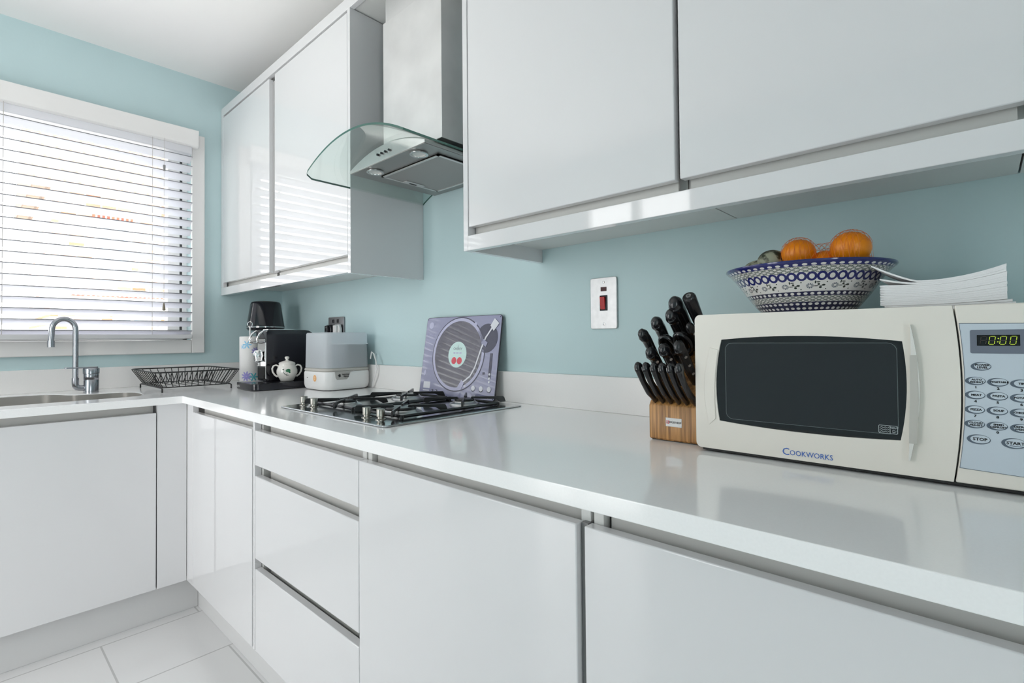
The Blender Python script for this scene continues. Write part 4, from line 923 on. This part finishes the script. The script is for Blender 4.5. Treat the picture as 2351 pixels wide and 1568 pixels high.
def oval(x, z, lines, num=None, w_=.0102, h_=.0056, sz=.0032):
    b = MB(); fr0 = ((0, MY-.0004, 0), (1, 0, 0), (0, 0, 1))
    b.prism(circ(x-.0004, z-.0002, w_, h_, 32), fr0, .0003, 0); b.prism(circ(x+.0010, z+.0002, w_-.0022, h_-.0011, 32), ((0, MY-.0008, 0), (1, 0, 0), (0, 0, 1)), .0002, 1)
    for i, t_ in enumerate(lines): b.text(t_, sz, ((x+.0010, MY-.0009, z+(len(lines)-1)*.0016-i*.0033), (1, 0, 0), (0, 0, 1)), .0003, 2, wide=1.15, bold=.00016)
    if num: b.text(num, .0042, ((x, MY-.0005, z-.0085), (1, 0, 0), (0, 0, 1)), .0003, 2, wide=1.2, bold=.0002)
    b.build('keypad_button', [NAVYGREY, PANELB, BLACKINK], fa)
oval(2.9120, 1.0100, ['POWER', 'LEVEL'], sz=.0036)
oval(2.9061, .9905, ['AUTO', 'REHEAT'], '1'); oval(2.9278, .9898, ['VEGETABLE'], '2', sz=.0030); oval(2.9495, .9888, ['TIME'], '3')
oval(2.9055, .9717, ['MEAT'], '4', sz=.0036); oval(2.9270, .9715, ['PASTA'], '5', sz=.0036); oval(2.9490, .9705, ['POTATO'], '6', sz=.0034)
oval(2.9048, .9522, ['PIZZA'], '7', sz=.0036); oval(2.9266, .9524, ['SOUP'], '8', sz=.0036); oval(2.9485, .9515, ['CHICKEN'], '9', sz=.0032)
oval(2.9044, .9330, ['CLOCK/', 'PRE-SET']); oval(2.9262, .9325, ['SPEED', 'DEFROST'], '0'); oval(2.9483, .9318, ['DEFROST', 'WEIGHT'])
oval(2.9080, .9130, ['STOP'], w_=.0118, h_=.0064, sz=.0052); oval(2.9415, .9118, ['START'], w_=.0118, h_=.0068, sz=.0050)
MB().prism([(2.9370, .9090), (2.9500, .9085), (2.9500, .9077), (2.9370, .9083)], ((0, MY-.0011, 0), (1, 0, 0), (0, 0, 1)), .0002).build('keypad_underline', NAVYGREY, fa)

# ------------------------------------------------------------------ bowl and fruit
BX, BY, BZ = 2.6740, -.170, MZ1-.003
prof = [(0, .004), (.060, .004), (.066, 0), (.070, .000), (.073, .004), (.084, .016), (.098, .034), (.110, .052), (.121, .068), (.130, .078), (.1365, .0838), (.1385, .0862), (.1380, .0885), (.1350, .0890), (.128, .0815), (.116, .067), (.104, .052), (.090, .034), (.074, .018), (.05, .011), (0, .010)]
b = MB(); NB = 96; b.lathe(prof, (BX, BY, BZ), NB); bo = b.build('fruit_bowl', bowl_mat(), smooth=1.0)
tag(bo, 'blue and white patterned pottery fruit bowl on top of the microwave', 'bowl')
uvl = bo.data.uv_layers.new(name='UVMap')
for p in bo.data.polygons:
    a_ = []
    for li in p.loop_indices:
        co_ = bo.data.vertices[bo.data.loops[li].vertex_index].co; ring = bo.data.loops[li].vertex_index//NB
        ang = math.atan2(co_.y-BY, co_.x-BX)/(2*math.pi)+.5; a_.append(ang)
        uvl.data[li].uv = (ang, (co_.z-BZ)/.0885 if ring < 13 else .97)
    if max(a_)-min(a_) > .5:
        for k, li in enumerate(p.loop_indices):
            if a_[k] < .5: uvl.data[li].uv[0] += 1
OM = orange_mat()
ORS = [(2.6700, -.205, 1.2020, .0268, 'left orange showing fully above the bowl rim in net'), (2.7500, -.205, 1.2020, .0290, 'higher orange on the right above the bowl rim in net'), (2.7085, -.185, 1.1800, .0265, 'low orange between the two high ones, barely over the rim'), (2.7560, -.165, 1.1700, .0265, 'lowest orange at the right end of the net bag')]
for (x, y, z, r, lab) in ORS:
    b = MB(); b.sphere((x, y, z), r, 28, 18, sc=(1.06, 1.06, .98))
    tag(b.build('orange', OM), lab, 'orange', 'oranges in the net bag')
AV = avocado_mat()
for (x, y, z, r, sc, lab) in ((2.6235, -.200, 1.1935, .0220, (1.15, 1.25, 1.0), 'dark-mottled green fruit beside the left orange in bowl'), (2.5985, -.195, 1.1790, .0205, (1.45, 1.2, 1.0), 'pale green fruit lowest at the left side of the bowl')):
    b = MB(); b.sphere((x, y, z), r, 24, 16, sc=sc); tag(b.build('avocado', AV), lab, 'fruit', 'green fruits in the bowl')
# net bag: strands draped over the oranges
def nz(x, y):
    best = -9
    for (ox, oy, oz, r, _) in ORS:
        d2 = (x-ox)**2+(y-oy)**2; rr_ = r*1.07+.0012
        if d2 < rr_*rr_: best = max(best, oz+math.sqrt(rr_*rr_-d2)*.99)
    # tent between the two top oranges
    a, q = ORS[0], ORS[1]; t = (x-a[0])/(q[0]-a[0])
    if -.2 < t < 1.45:
        if t <= 1:
            tt = max(0, t); ridge = (a[2]+a[3]*.98)*(1-tt)+(q[2]+q[3]*.98)*tt-.012*4*tt*(1-tt)
        else: ridge = q[2]+q[3]*.98-(t-1)*.125
        yy = abs(y-(-.205)); best = max(best, ridge-(yy/.030)**2*.034-.002)
    return max(best, 1.170)
NETM = mat('orange_netting', (.70, .19, .05), .6); b = MB()
nu = 26
for k in range(-8, 20):
    for sgn in (1, -1):
        pts = []
        for i in range(nu+1):
            y = -.258+.085*i/nu; x = 2.648+k*.0088+sgn*(y+.215)*.75
            if 2.640 < x < 2.790 and math.hypot(x-BX, y-BY) < (.150 if nz(x, y) > 1.188 else .112): pts.append((x, y, nz(x, y)+.0004))
        if len(pts) > 3: b.sweep(pts, .00030, 4)
tag(b.build('net_bag', NETM), 'orange plastic net bag stretched over the oranges in bowl', 'net bag')

# ------------------------------------------------------------------ napkins
NX0, NX1, NY0, NY1 = 2.7985, 2.940, -.275, -.130; NN = 17
where = ['lowest napkin of the stack, lying on the microwave', 'second napkin up from the bottom of the stack', 'third napkin up from the bottom of the stack']
ordn = ['fourth', 'fifth', 'sixth', 'seventh', 'eighth', 'ninth', 'tenth', 'eleventh', 'twelfth', 'thirteenth', 'fourteenth', 'fifteenth', 'sixteenth']
def nh(u_, f): return .043*f+f*(.0165*max(0, u_-.45)**1.6/.38+.010*max(0, .40-u_)**1.4)+.0006*math.sin(u_*7+f*5)*f
for k in range(NN):
    f0, f1 = k/NN, (k+1)/NN; ox = random.uniform(-.0004, .0004)+(.0085 if k in (0, 1) else .005 if k == 2 else 0); NXn = 22; NYn = 5
    top = []; bot = []
    for i in range(NXn+1):
        u_ = i/NXn; fold = .0003 if i == 0 else 0; lift = .027*max(0, 1-u_/.33)**1.3 if k == NN-1 else (.008*max(0, 1-u_/.30)**1.3 if k == NN-2 else 0)
        for j in range(NYn+1):
            v_ = j/NYn; x = NX0+(NX1-NX0)*u_+ox-(lift*.4 if k == NN-1 else 0); y = NY0+(NY1-NY0)*v_+ox*.4+random.uniform(-.0002, .0002)
            top.append((x, y, MZ1-.0028+nh(u_, f1)+lift-.00005-fold)); bot.append((x, y, MZ1-.0028+nh(u_, f0)+lift+.00005+fold))
    W_ = NYn+1; n0 = len(top); fs = []
    for i in range(NXn):
        for j in range(NYn):
            a = i*W_+j; fs.append((a, a+1, a+W_+1, a+W_)); fs.append((n0+a, n0+a+W_, n0+a+W_+1, n0+a+1))
        fs.append((i*W_, (i+1)*W_, n0+(i+1)*W_, n0+i*W_)); a = i*W_+NYn; fs.append((a, n0+a, n0+a+W_, a+W_))
    for j in range(NYn):
        fs.append((j, n0+j, n0+j+1, j+1)); a = NXn*W_+j; fs.append((a, a+1, n0+a+1, n0+a))
    lab = where[k] if k < 3 else ('topmost folded white napkin, its left end lifted by the bowl' if k == NN-1 else ordn[k-3]+' napkin up from the bottom of the stack')
    tag(MB().add(top+bot, fs).build('paper_napkin', PAPER, smooth=.9), lab, 'napkin', 'paper napkins stacked on the microwave')
